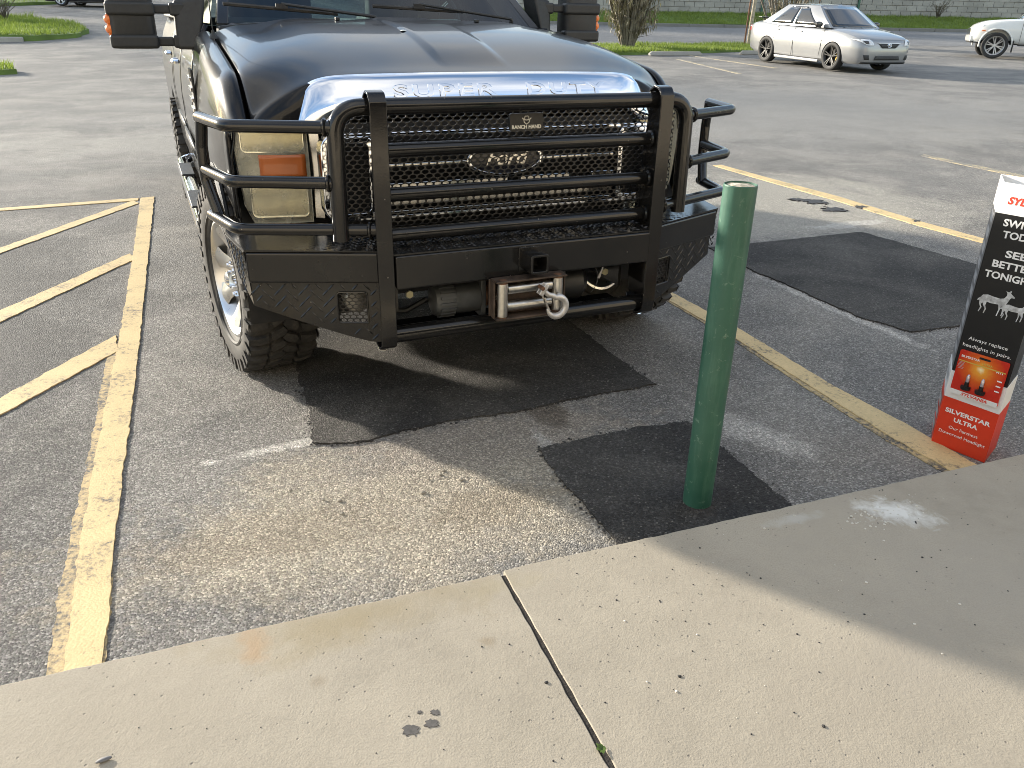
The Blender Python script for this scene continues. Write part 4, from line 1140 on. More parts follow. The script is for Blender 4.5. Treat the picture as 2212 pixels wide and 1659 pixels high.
# ---- expanded-metal screens
def ex_mesh(mb, a0, a1, z0, z1, pt, pa=.0315, pz=.0152, rag=.0):
    """flat sheet of staggered oval holes; pt(a, z) gives the point"""
    nz = int((z1 - z0) / pz); na = int((a1 - a0) / pa) + 1; n = 12
    for j in range(nz + 1):
        for i in range(na + 1):
            ca = a0 + (i + (.5 if j % 2 else 0)) * pa; cz = z0 + (j + .5) * pz
            if ca - pa*.25 > a1 or cz > z1: continue
            # hexagon cell of the staggered lattice
            hexp = [(pa*.5, pz*.30), (0, pz*.72), (-pa*.5, pz*.30), (-pa*.5, -pz*.30), (0, -pz*.72), (pa*.5, -pz*.30)]
            outer = []
            for k in range(6):
                p, q = hexp[k], hexp[(k + 1) % 6]; outer += [p, ((p[0] + q[0])/2, (p[1] + q[1])/2)]
            inner = []
            for (ox, oz) in outer:
                an = math.atan2(oz / (pz*.72), ox / (pa*.5)); inner.append((pa*.415*math.cos(an), pz*.52*math.sin(an)))
            cl = lambda a, z: pt(min(max(a, a0), a1), min(max(z, z0), z1))
            vs = [cl(ca + p[0], cz + p[1]) for p in outer] + [cl(ca + p[0], cz + p[1]) for p in inner]
            mb.add(vs, [(k, (k+1) % n, n + (k+1) % n, n + k) for k in range(n)], False)
M_mesh = black_steel('expanded mesh', .012, .28, speck=False, dust=.3)
mb = MB(); ex_mesh(mb, -UX + .02, UX - .02, .742, 1.205, lambda a, z: V(a, .118, z)); mb.build('mesh_screen', M_mesh, bumper, sharp=0, solid=.0035)
for s in (-1, 1):
    mb = MB(); ex_mesh(mb, UX + .012, .692, .742, 1.195, lambda a, z: V(s*a, .112 + (a - UX)*.1, z), pa=.0285); mb.build('mesh_screen', M_mesh, bumper, sharp=0, solid=.0035)
    mb = MB()
    kin, kout = V(.588, .055, 0), V(1.022, .222, 0); dk = (kout - kin).normalized(); nk = V(dk.y, -dk.x, 0)
    ex_mesh(mb, .043, .157, .438, .562, lambda a, z: V(s*(kin + dk*a - nk*.012).x, (kin + dk*a - nk*.012).y, z), pa=.024, pz=.0135); mb.build('mesh_screen', M_mesh, bumper, sharp=0, solid=.003)

# ---- guard tubes
TZ = [1.065, .911, .765]
for z in TZ:
    t = MB(); t.tube([(-UX + .004, .078, z), (UX - .004, .078, z)], .0255, 18); t.build('guard_tube', M_steel, bumper)
# perimeter tube over the top, turning down outside the uprights
t = MB(); t.tube(fillet([(-.712, .062, .765), (-.705, .062, 1.213), (.705, .062, 1.213), (.712, .062, .765)], .095, 9), .029, 18); t.build('guard_tube', M_steel, bumper)
t = MB(); t.tube([(-UX + .004, .062, .382), (UX - .004, .062, .382)], .033, 18); t.build('guard_tube', M_steel, bumper)
t = MB(); t.box((0, .20, .345), (1.08, .2, .012)); t.build('winch_tray', M_steel2, bumper, bevel=.003)
for s in (-1, 1):
    for z, xi in ((1.150, .712), (.966, .712), (.800, .585)):
        y0 = .062 if xi > .6 else .03
        t = MB(); t.tube(fillet([(s*xi, y0, z), (s*1.045, .205, z), (s*1.108, .46, z + .002)], .07, 7), .0215, 16); t.build('lamp_guard_tube', M_steel, bumper)
        w_ = MB(); w_.lathe([(.024, -.006), (.031, -.001), (.031, .004), (.025, .008)], c=(0, 0, 0), axis='X', seg=14); o = w_.build('weld', M_steel, bumper); o.location = (s*(xi + .028), y0 + .012, z); o.rotation_euler = (0, 0, s*.41)
    t = MB(); t.tube(fillet([(s*1.100, .445, 1.156), (s*1.112, .47, 1.05), (s*1.112, .47, .93), (s*1.085, .41, .80)], .05, 5), .0215, 14); t.build('lamp_guard_tube', M_steel, bumper)
    # upright: side plate with a flat strap bent round its front edge
    prof = [V(0, .150, .40), V(0, .12, .350), V(0, .055, .330), V(0, .012, .352), V(0, .0, .40), V(0, 0, 1.20), V(0, .0, 1.235), V(0, .022, 1.262), V(0, .060, 1.268), V(0, .094, 1.248), V(0, .104, 1.215)]
    pr_ = fillet(prof, .02, 3)
    n = len(pr_); u = MB()
    vs = []; rows = []
    for i, p in enumerate(pr_):
        tng = (pr_[min(i+1, n-1)] - pr_[max(i-1, 0)]).normalized(); nor = V(0, tng.z, -tng.y)
        if i == 0 or True:
            rows.append([V(s*(UX - .030), p.y, p.z), V(s*(UX + .030), p.y, p.z), V(s*(UX + .030), p.y, p.z) + nor*.010, V(s*(UX - .030), p.y, p.z) + nor*.010])
    u.loft(rows, False, True); up_ = u.build('upright', M_steel, bumper, bevel=.0035, seg=2)
    pl = MB(); poly = [(p.y + .004, p.z) for p in pr_[:-1]]
    poly = [(.168, .46), (.140, .360)] + [(p.y + .003, p.z) for p in pr_[4:]] + [(.115, 1.16), (.150, .86), (.168, .74)]
    pl.prism(poly, 'X', s*(UX - .004) - .005, s*(UX - .004) + .005); pl.build('upright_plate', M_steel, bumper, bevel=.002)
    for z in (1.213, *TZ):
        w_ = MB(); w_.lathe([(.026, -.008), (.034, -.003), (.034, .003), (.026, .008)], axis='X', seg=16); o = w_.build('weld', M_steel, bumper); o.location = (s*(UX - .018), .075, z)
    # shackle tab under the upright
    tb = MB(); tb.tube(fillet([(s*(UX + .01), .10, .352), (s*(UX + .025), .085, .318), (s*(UX - .005), .075, .318), (s*(UX - .012), .09, .352)], .012, 4), .0055, 8); tb.build('safety_pin', M_chrome2, bumper)
    # frame bracket behind
    br = MB(); br.box((s*.50, .30, .56), (.012, .32, .24)); br.build('frame_bracket', M_steel2, bumper)
    for yy, zz in ((.16, .60), (.16, .53)):
        bo = MB(); bo.lathe([(.016, 0), (.016, .012), (.010, .014)], axis='Y', seg=6, caps=True); o = bo.build('bolt', M_bolt, bumper); o.location = (s*.44, yy, zz - .03)

# ---- receiver tube
r_ = MB(); ring_prism(r_, sh(rrect(.076, .076, .010, 3), .004, .645), sh(rrect(.055, .055, .005, 3), .004, .645), -.088, .004)
rc = r_.build('receiver_tube', M_steel, bumper, bevel=.003)
r_ = MB(); r_.box((.004, -.002, .645), (.105, .006, .10)); r_.box((.004, .0, .645), (.057, .008, .057)); r_.build('receiver_weld', M_steel, bumper, bevel=.003)

# ---- maker's plate on the screen
pl = MB(); pl.prism(sh(rrect(.135, .062, .006, 3), .018, 1.142), 'Y', .098, .108); mp_ = pl.build('maker_plate', simple('plate black', (.016, .016, .017), .4, var=.3, vscale=60), bumper)
M_silver = simple('worn silver print', (.72, .70, .63), .4, metal=.2, var=.15)
me = text_mesh('RANCH HAND', .0185, .0006, .0006, 0, 1.0, 'CENTER'); me.transform(Matrix.Translation((.018, .0974, 1.1185)) @ Matrix.Rotation(PI/2, 4, 'X') @ Matrix.Scale(.98, 4, (1, 0, 0))); put('plate_lettering', me, M_silver, bumper)
# cowboy-hat emblem: brim, crown, bandana
def strip_y(mb, pts, wd, y):
    n = len(pts)
    for i in range(n - 1):
        a, b = V(pts[i][0], 0, pts[i][1]), V(pts[i+1][0], 0, pts[i+1][1]); d = (b - a).normalized(); q = V(-d.z, 0, d.x)*wd/2
        mb.add([V(*(a - q - d*wd*.3)) + V(0, y, 0), V(*(b - q + d*wd*.3)) + V(0, y, 0), V(*(b + q + d*wd*.3)) + V(0, y, 0), V(*(a + q - d*wd*.3)) + V(0, y, 0)], [(0, 1, 2, 3)], False)
em = MB(); cx, cz = .018, 1.152
strip_y(em, [(cx - .018, cz + .004), (cx - .012, cz - .001), (cx, cz - .003), (cx + .012, cz - .001), (cx + .018, cz + .004)], .0035, .0972)
strip_y(em, [(cx - .009, cz - .001), (cx - .008, cz + .009), (cx - .004, cz + .012), (cx, cz + .010), (cx + .004, cz + .012), (cx + .008, cz + .009), (cx + .009, cz - .001)], .0028, .0971)
strip_y(em, [(cx - .012, cz - .002), (cx - .010, cz - .011), (cx, cz - .018), (cx + .010, cz - .011), (cx + .012, cz - .002)], .0032, .0972)
em.build('plate_emblem', M_silver, bumper, solid=.0006)

# ---- dry leaf caught on the tread plate
lf = empty('dry_leaf', (0, 0, 0)); lf.parent = None
lm = truck.matrix_basis.copy()
lf.matrix_world = Matrix.Translation((.059, 2.99, 0)) @ Matrix.Rotation(PSI, 4, 'Z') @ Matrix.Translation((-.345, .145, .727))
tag(lf, 'dry orange brown leaf lying on the bumper behind the grille guard', 'leaf')
mb = MB(); mb.grid([[V(.045*(t - .5), .016*u*math.sin(PI*min(.97, t + .05))**.7, .010 + .014*abs(u)**2 + .010*math.sin(5*t)) for u in (-1, -.5, 0, .5, 1)] for t in [k/8 for k in range(9)]])
mb.build('blade', simple('dry leaf', (.45, .19, .07), .7, var=.2, vscale=60), lf, solid=.0008)

# ---- winch
mb = MB(); mb.box((-.155, .17, .475), (.022, .16, .165)); mb.box((.20, .17, .475), (.022, .16, .165)); mb.box((.02, .24, .55), (.36, .02, .02)); mb.box((.02, .12, .56), (.36, .02, .02))
winch = mb.build('winch', M_motor, truck, bevel=.006)
mb = MB(); mb.lathe([(.040, -.360), (.060, -.352), (.068, -.335), (.068, -.275), (.064, -.272), (.064, -.168), (.03, -.166)], c=(0, .145, .472), axis='X', seg=36, caps=True)
for k in range(18):
    a = 2*PI*k/18; mb.box((-.306, .145 + .069*math.cos(a), .472 + .069*math.sin(a)), (.062, .008, .010), Matrix.Rotation(a, 3, 'X'))
mb.build('motor', M_motor, winch, sharp=30)
mb = MB(); mb.lathe([(.03, -.145), (.07, -.142), (.07, -.134), (.038, -.130), (.038, .17), (.07, .176), (.07, .186)], c=(0, .17, .475), axis='X', seg=32); mb.build('drum', M_rust, winch, sharp=30)
mb = MB()
for k in range(30): mb.lathe([(.052 + .006*math.cos(2*PI*j/6), -.125 + k*.0098 + .0048*math.sin(2*PI*j/6)) for j in range(7)], c=(0, .17, .475), axis='X', seg=24)
mb.build('wire_rope', M_rust, winch)
mb = MB(); mb.lathe([(.02, .205), (.075, .21), (.078, .23), (.078, .30), (.05, .33)], c=(0, .17, .475), axis='X', seg=36, caps=True); mb.build('gear_housing', simple('gear housing', (.02, .021, .022), .4), winch, sharp=30)
mb = MB(); mb.tube([(.275 + .085*math.cos(a), .085, .505 + .080*math.sin(a)) for a in [R(-50 + 4*k) for k in range(22)]], lambda t: .001 + .004*math.sin(PI*t)*t, 8); mb.build('clutch_ring', M_motor, winch)
mb = MB(); mb.hexa([V(.355, .08, .505), V(.372, .08, .54), V(.372, .09, .54), V(.355, .09, .505), V(.368, .08, .502), V(.388, .08, .575), V(.388, .09, .575), V(.368, .09, .502)]); mb.build('clutch_lever', M_zinc, winch)
for i, x in enumerate((-.29, -.24, -.20)):
    mb = MB(); mb.tube(fillet([(x, .135, .535), (x + .01, .12, .56), (x + .06, .14, .565), (x + .10, .17, .55)], .02, 4), .007, 8); mb.build('cable', simple('winch cable', (.03, .03, .03), .6) if i else M_rust, winch)
mb = MB(); mb.tube(fillet([(-.36, .2, .46), (-.45, .2, .42), (-.52, .22, .43)], .05, 5), .012, 8); mb.build('cable', M_plastic, winch)
M_fair = simple('worn fairlead steel', (.085, .062, .048), .6, metal=.4, var=.55, vscale=22, bmp=.3, bscale=120)
# fairlead frame
FX0, FX1 = -.133, .103
mb = MB()
mb.box(((FX0 + FX1)/2, -.004, .508), (.315, .008, .150)); 
mb.box(((FX0 + FX1)/2, -.036, .583), (.300, .062, .008)); mb.box(((FX0 + FX1)/2, -.036, .433), (.300, .062, .008))
for x in (FX0 - .032, FX1 + .032): mb.box((x, -.022, .508), (.007, .045, .142))
fair = mb.build('fairlead', M_fair, winch, bevel=.002)
for x in (FX0, FX1):
    mb = MB(); mb.lathe([(.010, -.068), (.021, -.066), (.0215, -.06), (.0215, .06), (.021, .066), (.010, .068)], c=(x, -.046, .508), axis='Z', seg=24, caps=True); mb.build('roller', M_zinc, fair)
    for z in (.440, .578):
        b = MB(); b.lathe([(.020, -.004), (.020, .008), (.012, .010)], c=(x, -.046, z), axis='Z', seg=18, caps=True); b.build('roller_cap', M_rust, fair)
for z in (.544, .474):
    mb = MB(); mb.lathe([(.010, FX0 + .022), (.0205, FX0 + .024), (.0205, FX1 - .024), (.010, FX1 - .022)], c=(0, -.032, z), axis='X', seg=24, caps=True); mb.build('roller', M_zinc, fair)
b = MB(); b.lathe([(.012, -.052), (.012, -.040)], c=(FX0 - .018, .035, .51), axis='Y', seg=6, caps=True); b.build('bolt', M_zinc, fair)
# clevis hook
def arc(cx, cz, r, a0, a1, n, y): return [V(cx + r*math.cos(R(a0 + (a1 - a0)*k/n)), y, cz + r*math.sin(R(a0 + (a1 - a0)*k/n))) for k in range(n + 1)]
HY = -.085
path = [V(.028, HY, .535), V(.045, HY, .520), V(.068, HY, .513)] + arc(.083, .467, .040, 100, -170, 16, HY) + [V(.041, HY, .463)]
hk = MB(); hk.tube(path, lambda t: .0135 if .15 < t < .75 else (.010 + .004*t if t <= .15 else .0135 - .011*(t - .75)/.25), 12)
hook = hk.build('hook', M_hook, winch)
for dy in (-.012, .012):
    cl = MB(); cl.box((.020, HY + dy, .545), (.020, .007, .050), Matrix.Rotation(.6, 3, 'Y')); cl.build('clevis', M_hook, hook, bevel=.003)
cl = MB(); cl.lathe([(.008, -.018), (.008, .018)], c=(.013, HY, .553), axis='Y', seg=12, caps=True); cl.build('clevis_pin', M_rust, hook)
cl = MB(); cl.tube([(.030, HY, .510), (.038, HY, .480), (.052, HY, .452)], .005, 8); cl.tube([(.024, HY + .006, .515), (.050, HY + .006, .455)], .004, 6); cl.build('latch', M_zinc, hook)

# ------------------------------------------------------------------ green steel bollard
def bollard_paint():
    m, Nn, Ll, P = nodes('bollard green paint'); v = coords(Nn, Ll)
    n = tnoise(Nn, Ll, v, 7, 6, .65, .4); n2 = tnoise(Nn, Ll, coords(Nn, Ll, (30, 30, 4)), 1.0, 6, .7, .3); n3 = tnoise(Nn, Ll, v, 34, 6, .7, .6)
    c = mix(Nn, Ll, ramp(Nn, Ll, n, (.35, 0), (.7, 1)), (.024, .094, .064), (.038, .124, .086))
    c = mix(Nn, Ll, math_(Nn, Ll, 'MULTIPLY', ramp(Nn, Ll, n2, (.5, 0), (.7, 1)), .35), c, (.11, .22, .16))
    n4 = tnoise(Nn, Ll, v, 70, 6, .7, .4)
    c = mix(Nn, Ll, math_(Nn, Ll, 'MULTIPLY', ramp(Nn, Ll, n4, (.67, 0), (.71, 1)), .8), c, (.16, .09, .055))
    c = mix(Nn, Ll, math_(Nn, Ll, 'MULTIPLY', ramp(Nn, Ll, n3, (.60, 0), (.70, 1)), .6), c, (.22, .32, .25))
    Ll.new(c, P.inputs['Base Color'])
    Ll.new(ramp(Nn, Ll, n, (.3, .38), (.75, .6)), P.inputs['Roughness'])
    P.inputs['Coat Weight'].default_value = .1
    bump(Nn, Ll, P, math_(Nn, Ll, 'ADD', tnoise(Nn, Ll, v, 26, 4), math_(Nn, Ll, 'MULTIPLY', n3, .5)), .25, .004)
    return m
bol = empty('bollard', (.634, 2.262, 0)); tag(bol, 'scuffed green steel bollard standing in a fresh asphalt patch at the kerb', 'bollard')
mb = MB(); rings = []
for k in range(40):
    z = -.02 + (1.078 + .02) * k / 39; r = .0475
    rings.append([V((r + .0006*noise.noise(V(math.cos(a)*3, math.sin(a)*3, z*9)))*math.cos(a), (r + .0006*noise.noise(V(math.cos(a)*3, math.sin(a)*3, z*9)))*math.sin(a), z) for a in [2*PI*i/48 for i in range(48)]])
mb.loft(rings, True, False)
mb.lathe([(.0475, 1.078), (.0468, 1.0815), (.0452, 1.082), (.0448, 1.074)], axis='Z', seg=48)
mb.build('pipe', bollard_paint(), bol, sharp=40)
mb = MB(); mb.grid([[V(r*math.cos(a)*(1 + .12*noise.noise(V(math.cos(a)*2.2, math.sin(a)*2.2, 4))), r*math.sin(a)*(1 + .12*noise.noise(V(math.cos(a)*2.2, math.sin(a)*2.2, 4))), z + (.003*noise.noise(V(math.cos(a)*5, math.sin(a)*5, r*80)) if r > .05 else 0)) for a in [2*PI*i/40 for i in range(40)]] for r, z in ((.046, .022), (.052, .020), (.060, .014), (.072, .010), (.088, .0065))], closed=True)
mb.build('asphalt_collar', M_patch, bol, sharp=0)
def cap_mat():
    m, Nn, Ll, P = nodes('chipped bollard cap'); v = coords(Nn, Ll)
    n = tnoise(Nn, Ll, v, 38, 6, .65, .8); n2 = tnoise(Nn, Ll, v, 90, 4, .7)
    c = ramp(Nn, Ll, n, (.36, (.20, .22, .15)), (.46, (.34, .30, .22)), (.53, (.62, .55, .46)), (.64, (.40, .24, .15)))
    Ll.new(c, P.inputs['Base Color']); P.inputs['Roughness'].default_value = .85; bump(Nn, Ll, P, n2, .6, .004); return m
mb = MB(); rr = [[V(r*math.cos(a), r*math.sin(a), 1.076 + .006*(1 - (r/.045)**2) + .003*noise.noise(V(math.cos(a)*r*60, math.sin(a)*r*60, 1))) for a in [2*PI*i/32 for i in range(32)]] for r in (.045, .036, .027, .018, .009, .0005)]
mb.grid(rr, closed=True); mb.build('cap', cap_mat(), bol, sharp=0)

# ------------------------------------------------------------------ cardboard headlight-bulb display
BW = .198
box = empty('display_stand', (1.668, 2.752, 0), R(-51.9)); tag(box, 'tall red, black and white cardboard headlight bulb display standing at the kerb', 'display')
M_bwhite = flat('card white', (.78, .78, .77)); M_bblack = flat('card black', (.012, .012, .013), .35); M_bred = flat('card red', (.66, .045, .015), .4)
M_bgrey = flat('card grey', (.42, .42, .43)); M_twhite = flat('print white', (.85, .85, .84)); M_tred = flat('print red', (.72, .06, .03))
FOOT = [(0, 0), (BW, 0), (BW - .03, .156), (-.075, .156)]
def foot(e): return [(-e*.6, -e), (BW + e*.6, -e), (BW - .03 + e, .156 + e), (-.075 - e, .156 + e)]
def column(name, z0, z1, mat, e=0.0, open_top=False):
    b = MB(); f = foot(e); n = 4
    if open_top:
        fi = foot(e - .004)
        b.add([(p[0], p[1], z0) for p in f] + [(p[0], p[1], z1) for p in f] + [(p[0], p[1], z1) for p in fi] + [(p[0], p[1], z1 - .1) for p in fi],
              [(i, (i+1) % n, n + (i+1) % n, n + i) for i in range(n)] + [(n+i, n+(i+1) % n, 2*n+(i+1) % n, 2*n+i) for i in range(n)] + [(2*n+i, 2*n+(i+1) % n, 3*n+(i+1) % n, 3*n+i) for i in range(n)] + [(3*n, 3*n+1, 3*n+2, 3*n+3)], False)
    else: b.prism(f, 'Z', z0, z1)
    return b.build(name, mat, box, bevel=.0012, seg=1)
column('base_sleeve', 0.001, .205, M_bred, .004)
column('white_band', .205, .312, M_bwhite, .003)
column('black_panel', .312, .912, M_bblack, 0)
column('header', .912, 1.015, M_bwhite, .0015, True)
def on_front(me, u, z, y=-.0012):
    me.transform(Matrix.Translation((u, y, z)) @ Matrix.Rotation(PI/2, 4, 'X')); return me
def btext(body, size, u, z, mat, y=-.0014, bold=0.0, shear=0.0, width=None, name='lettering'):
    me = text_mesh(body, size, .0002, bold, shear, 1.0, 'CENTER')
    if width:
        xs_ = [v.co.x for v in me.vertices]; k = width / (max(xs_) - min(xs_)); me.transform(Matrix.Scale(k, 4, (1, 0, 0)))
    put(name, on_front(me, u, z, y), mat, box)
C_ = BW / 2
btext('SILVERSTAR', .0235, C_, .147, M_twhite, -.0046, .0007, 0, .166)
btext('ULTRA', .0235, C_, .117, M_twhite, -.0046, .0007, 0, .088)
btext('Our Farthest', .0175, C_, .084, M_twhite, -.0046, 0, 0, .108)
btext('Downroad Headlight', .0175, C_, .058, M_twhite, -.0046, 0, 0, .172)
btext('Always replace', .0185, C_ - .004, .446, M_twhite, -.0006, 0, 0, .136)
btext('headlights in pairs.', .0185, C_ - .002, .418, M_twhite, -.0006, 0, 0, .168)
btext('SWITCH', .034, C_ + .006, .872, M_twhite, -.0006, .0010, 0, .140)
btext('TODAY', .034, C_ + .006, .832, M_twhite, -.0006, .0010, 0, .128)
btext('SEE', .034, C_ + .004, .768, M_twhite, -.0006, .0010, 0, .070)
btext('BETTER', .034, C_ + .004, .728, M_twhite, -.0006, .0010, 0, .140)
btext('TONIGHT', .034, C_ + .004, .688, M_twhite, -.0006, .0010, 0, .168)
btext('SYLVANIA', .034, C_ + .012, .947, M_tred, -.0021, .0012, .2, .165)
# two deer, printed in grey
M_deer = simple('print grey', (.50, .51, .52), .5, var=.5, vscale=45)
def deer(u, z, k, flip, y):
    P = [(-.052, .020), (-.046, .030), (-.030, .034), (-.010, .031), (.012, .030), (.024, .034), (.031, .046), (.030, .054), (.024, .062), (.031, .059), (.035, .060), (.039, .066), (.043, .064), (.041, .057), (.050, .050), (.057, .046), (.056, .042), (.047, .042), (.043, .036), (.038, .020), (.032, .010), (.035, -.008), (.031, -.030), (.028, -.030), (.029, -.010), (.022, .006), (.020, -.012), (.016, -.034), (.013, -.034), (.016, -.010), (.012, .008), (-.014, .006), (-.028, .008), (-.030, -.006), (-.024, -.018), (-.028, -.036), (-.031, -.036), (-.029, -.018), (-.038, -.006), (-.040, .002), (-.046, -.006), (-.040, -.016), (-.046, -.034), (-.049, -.034), (-.045, -.016), (-.052, -.004), (-.053, .008), (-.062, .006), (-.058, .014)]
    d = MB(); n = len(P); f = -1 if flip else 1
    d.add([(u + p[0]*k*f, y, z + p[1]*k) for p in P] + [(u + p[0]*k*f, y + .0004, z + p[1]*k) for p in P], [tuple(range(n))] + [(i, (i+1) % n, n + (i+1) % n, n + i) for i in range(n)], False)
    return d.build('deer_print', M_deer, box, sharp=0)
deer(.080, .592, 1.0, False, -.0009); deer(.150, .582, .8, False, -.0006)
# blister card
def burst():
    m, Nn, Ll, P = nodes('card burst'); t = Nn.new('ShaderNodeTexCoord'); mp = Nn.new('ShaderNodeMapping'); mp.vector_type = 'TEXTURE'
    mp.inputs['Location'].default_value = (C_ + .002, 0, .350); mp.inputs['Scale'].default_value = (.085, 1, .085); Ll.new(t.outputs['Object'], mp.inputs[0])
    ln = Nn.new('ShaderNodeVectorMath'); ln.operation = 'LENGTH'; Ll.new(mp.outputs[0], ln.inputs[0])
    n = tnoise(Nn, Ll, mp.outputs[0], 5, 3)
    d = math_(Nn, Ll, 'ADD', ln.outputs['Value'], math_(Nn, Ll, 'MULTIPLY', math_(Nn, Ll, 'SUBTRACT', n, .5), .25))
    c = ramp(Nn, Ll, d, (.02, (.95, .85, .5)), (.18, (.85, .38, .05)), (.55, (.72, .13, .02)), (1.0, (.56, .03, .015)))
    Ll.new(c, P.inputs['Base Color']); P.inputs['Roughness'].default_value = .25; return m
card = MB(); card.prism([(p[0] + C_ + .002, p[1] + .318) for p in rrect(.172, .175, .006, 3)], 'Y', -.012, -.0035); co = card.build('bulb_card', burst(), box, bevel=.0008, seg=1)
hc = MB(); hc.prism([(p[0] + C_ + .006, p[1] + .394) for p in rrect(.040, .008, .0039, 4)], 'Y', -.0124, -.0118); hc.build('hang_slot', M_bblack, co)
def ctext(body, size, u, z, mat, bold=0.0, width=None, shear=0.0):
    me = text_mesh(body, size, .0002, bold, shear, 1.0, 'CENTER')
    if width:
        xs_ = [v.co.x for v in me.vertices]; k = width / (max(xs_) - min(xs_)); me.transform(Matrix.Scale(k, 4, (1, 0, 0)))
    put('card_lettering', on_front(me, u, z, -.0124), mat, co)
M_gold = flat('print gold', (.62, .42, .08))
ctext('SILVERSTAR', .011, .056, .380, M_twhite, .0003, .066); ctext('ULTRA', .011, .118, .372, M_gold, .0003, .036)
ctext('H11', .013, .165, .358, M_twhite, .0003, .022)
gb = MB(); gb.box((C_ + .002, -.0123, .3655), (.165, .0006, .004)); gb.build('gold_bar', M_gold, co)
wb = MB(); wb.box((C_ + .002, -.0123, .239), (.171, .0006, .018)); wb.build('white_strip', M_bwhite, co)
me = text_mesh('SYLVANIA', .016, .0002, .0006, .2, 1.0, 'CENTER'); xs_ = [v.co.x for v in me.vertices]; me.transform(Matrix.Scale(.095/(max(xs_) - min(xs_)), 4, (1, 0, 0))); put('card_lettering', on_front(me, C_ + .005, .2335, -.0128), M_tred, co)
for i in range(3):
    q = MB(); q.box((.172, -.0123, .330 - .02*i), (.016, .0006, .005)); q.build('small_print', M_twhite, co)
for i in range(6):
    q = MB(); q.box((.030, -.0123, .360 - .005*i), (.018 if i % 2 else .022, .0006, .0014)); q.build('small_print', M_bgrey, co)
M_bulbg = simple('bulb glass', (.55, .52, .58), .12, metal=.6)
for u in (.068, .120):
    bb = MB(); bb.lathe([(.017, 0), (.018, .006), (.018, .012), (.008, .014), (.0075, .03)], c=(u, -.014, .262), axis='Z', seg=14, caps=True); bo = bb.build('bulb_base', M_bblack, co)
    bb = MB(); bb.lathe([(.0065, .03), (.0065, .052), (.004, .058), (.001, .060)], c=(u, -.014, .262), axis='Z', seg=12, caps=True); bb.build('bulb_glass', M_bulbg, co)
# pale printed boxes down the side face
sd_ = V(-.075, .156, 0).normalized()
q = MB(); n_s = V(-sd_.y, sd_.x, 0); q.add([sd_*.004 + n_s*.0003 + V(0, 0, .316), sd_*.168 + n_s*.0003 + V(0, 0, .316), sd_*.168 + n_s*.0003 + V(0, 0, .908), sd_*.004 + n_s*.0003 + V(0, 0, .908)], [(0, 1, 2, 3)], False); q.build('side_print', flat('side grey', (.16, .16, .165)), box)
for k in range(17):
    z = .04 + k*.056
    if .2 < z < .24 or z > .95: continue
    e = .0048 if z < .205 else (.0036 if z < .312 else .0006)
    n_s = V(-sd_.y, sd_.x, 0)
    q = MB(); c_ = sd_*.095 + n_s*e
    vs = []
    for dz in (-.018, .018):
        for dd in (-.05, .05): vs.append(c_ + sd_*dd + V(0, 0, z + dz))
    q.add([vs[0], vs[1], vs[3], vs[2]], [(0, 1, 2, 3)], False); q.build('side_print', M_bgrey if z < .9 else M_tred, box)

# ------------------------------------------------------------------ parked vehicles in the lot
M_tyre2 = rubber('street tyre', .10)
M_brim = simple('satin black wheel', (.010, .010, .010), .42)
M_tint = simple('tinted glass', (.012, .014, .015), .06, coat=1.0, var=.1)
M_blk = simple('gloss black', (.012, .012, .012), .2, coat=.6)
M_trim = simple('black trim', (.018, .018, .018), .55)
M_lamp = simple('clear lamp', (.62, .64, .66), .1, coat=1.0, var=.2, vscale=30)

def body_rings(st):
    rings = []
    for (x, zb, zt, w) in st:
        zm = (zb + zt) / 2
        half = [(0, zt + .018), (w*.45, zt + .016), (w*.78, zt + .004), (w*.93, zt - .035), (w*.995, zt - .12), (w*1.0, zm + .02), (w*.99, zm - .12), (w*.955, zb + .06), (w*.88, zb), (0, zb)]
        ring = [V(x, y, z) for y, z in half] + [V(x, -y, z) for y, z in half[-2:0:-1]]
        rings.append(ring)
    return rings

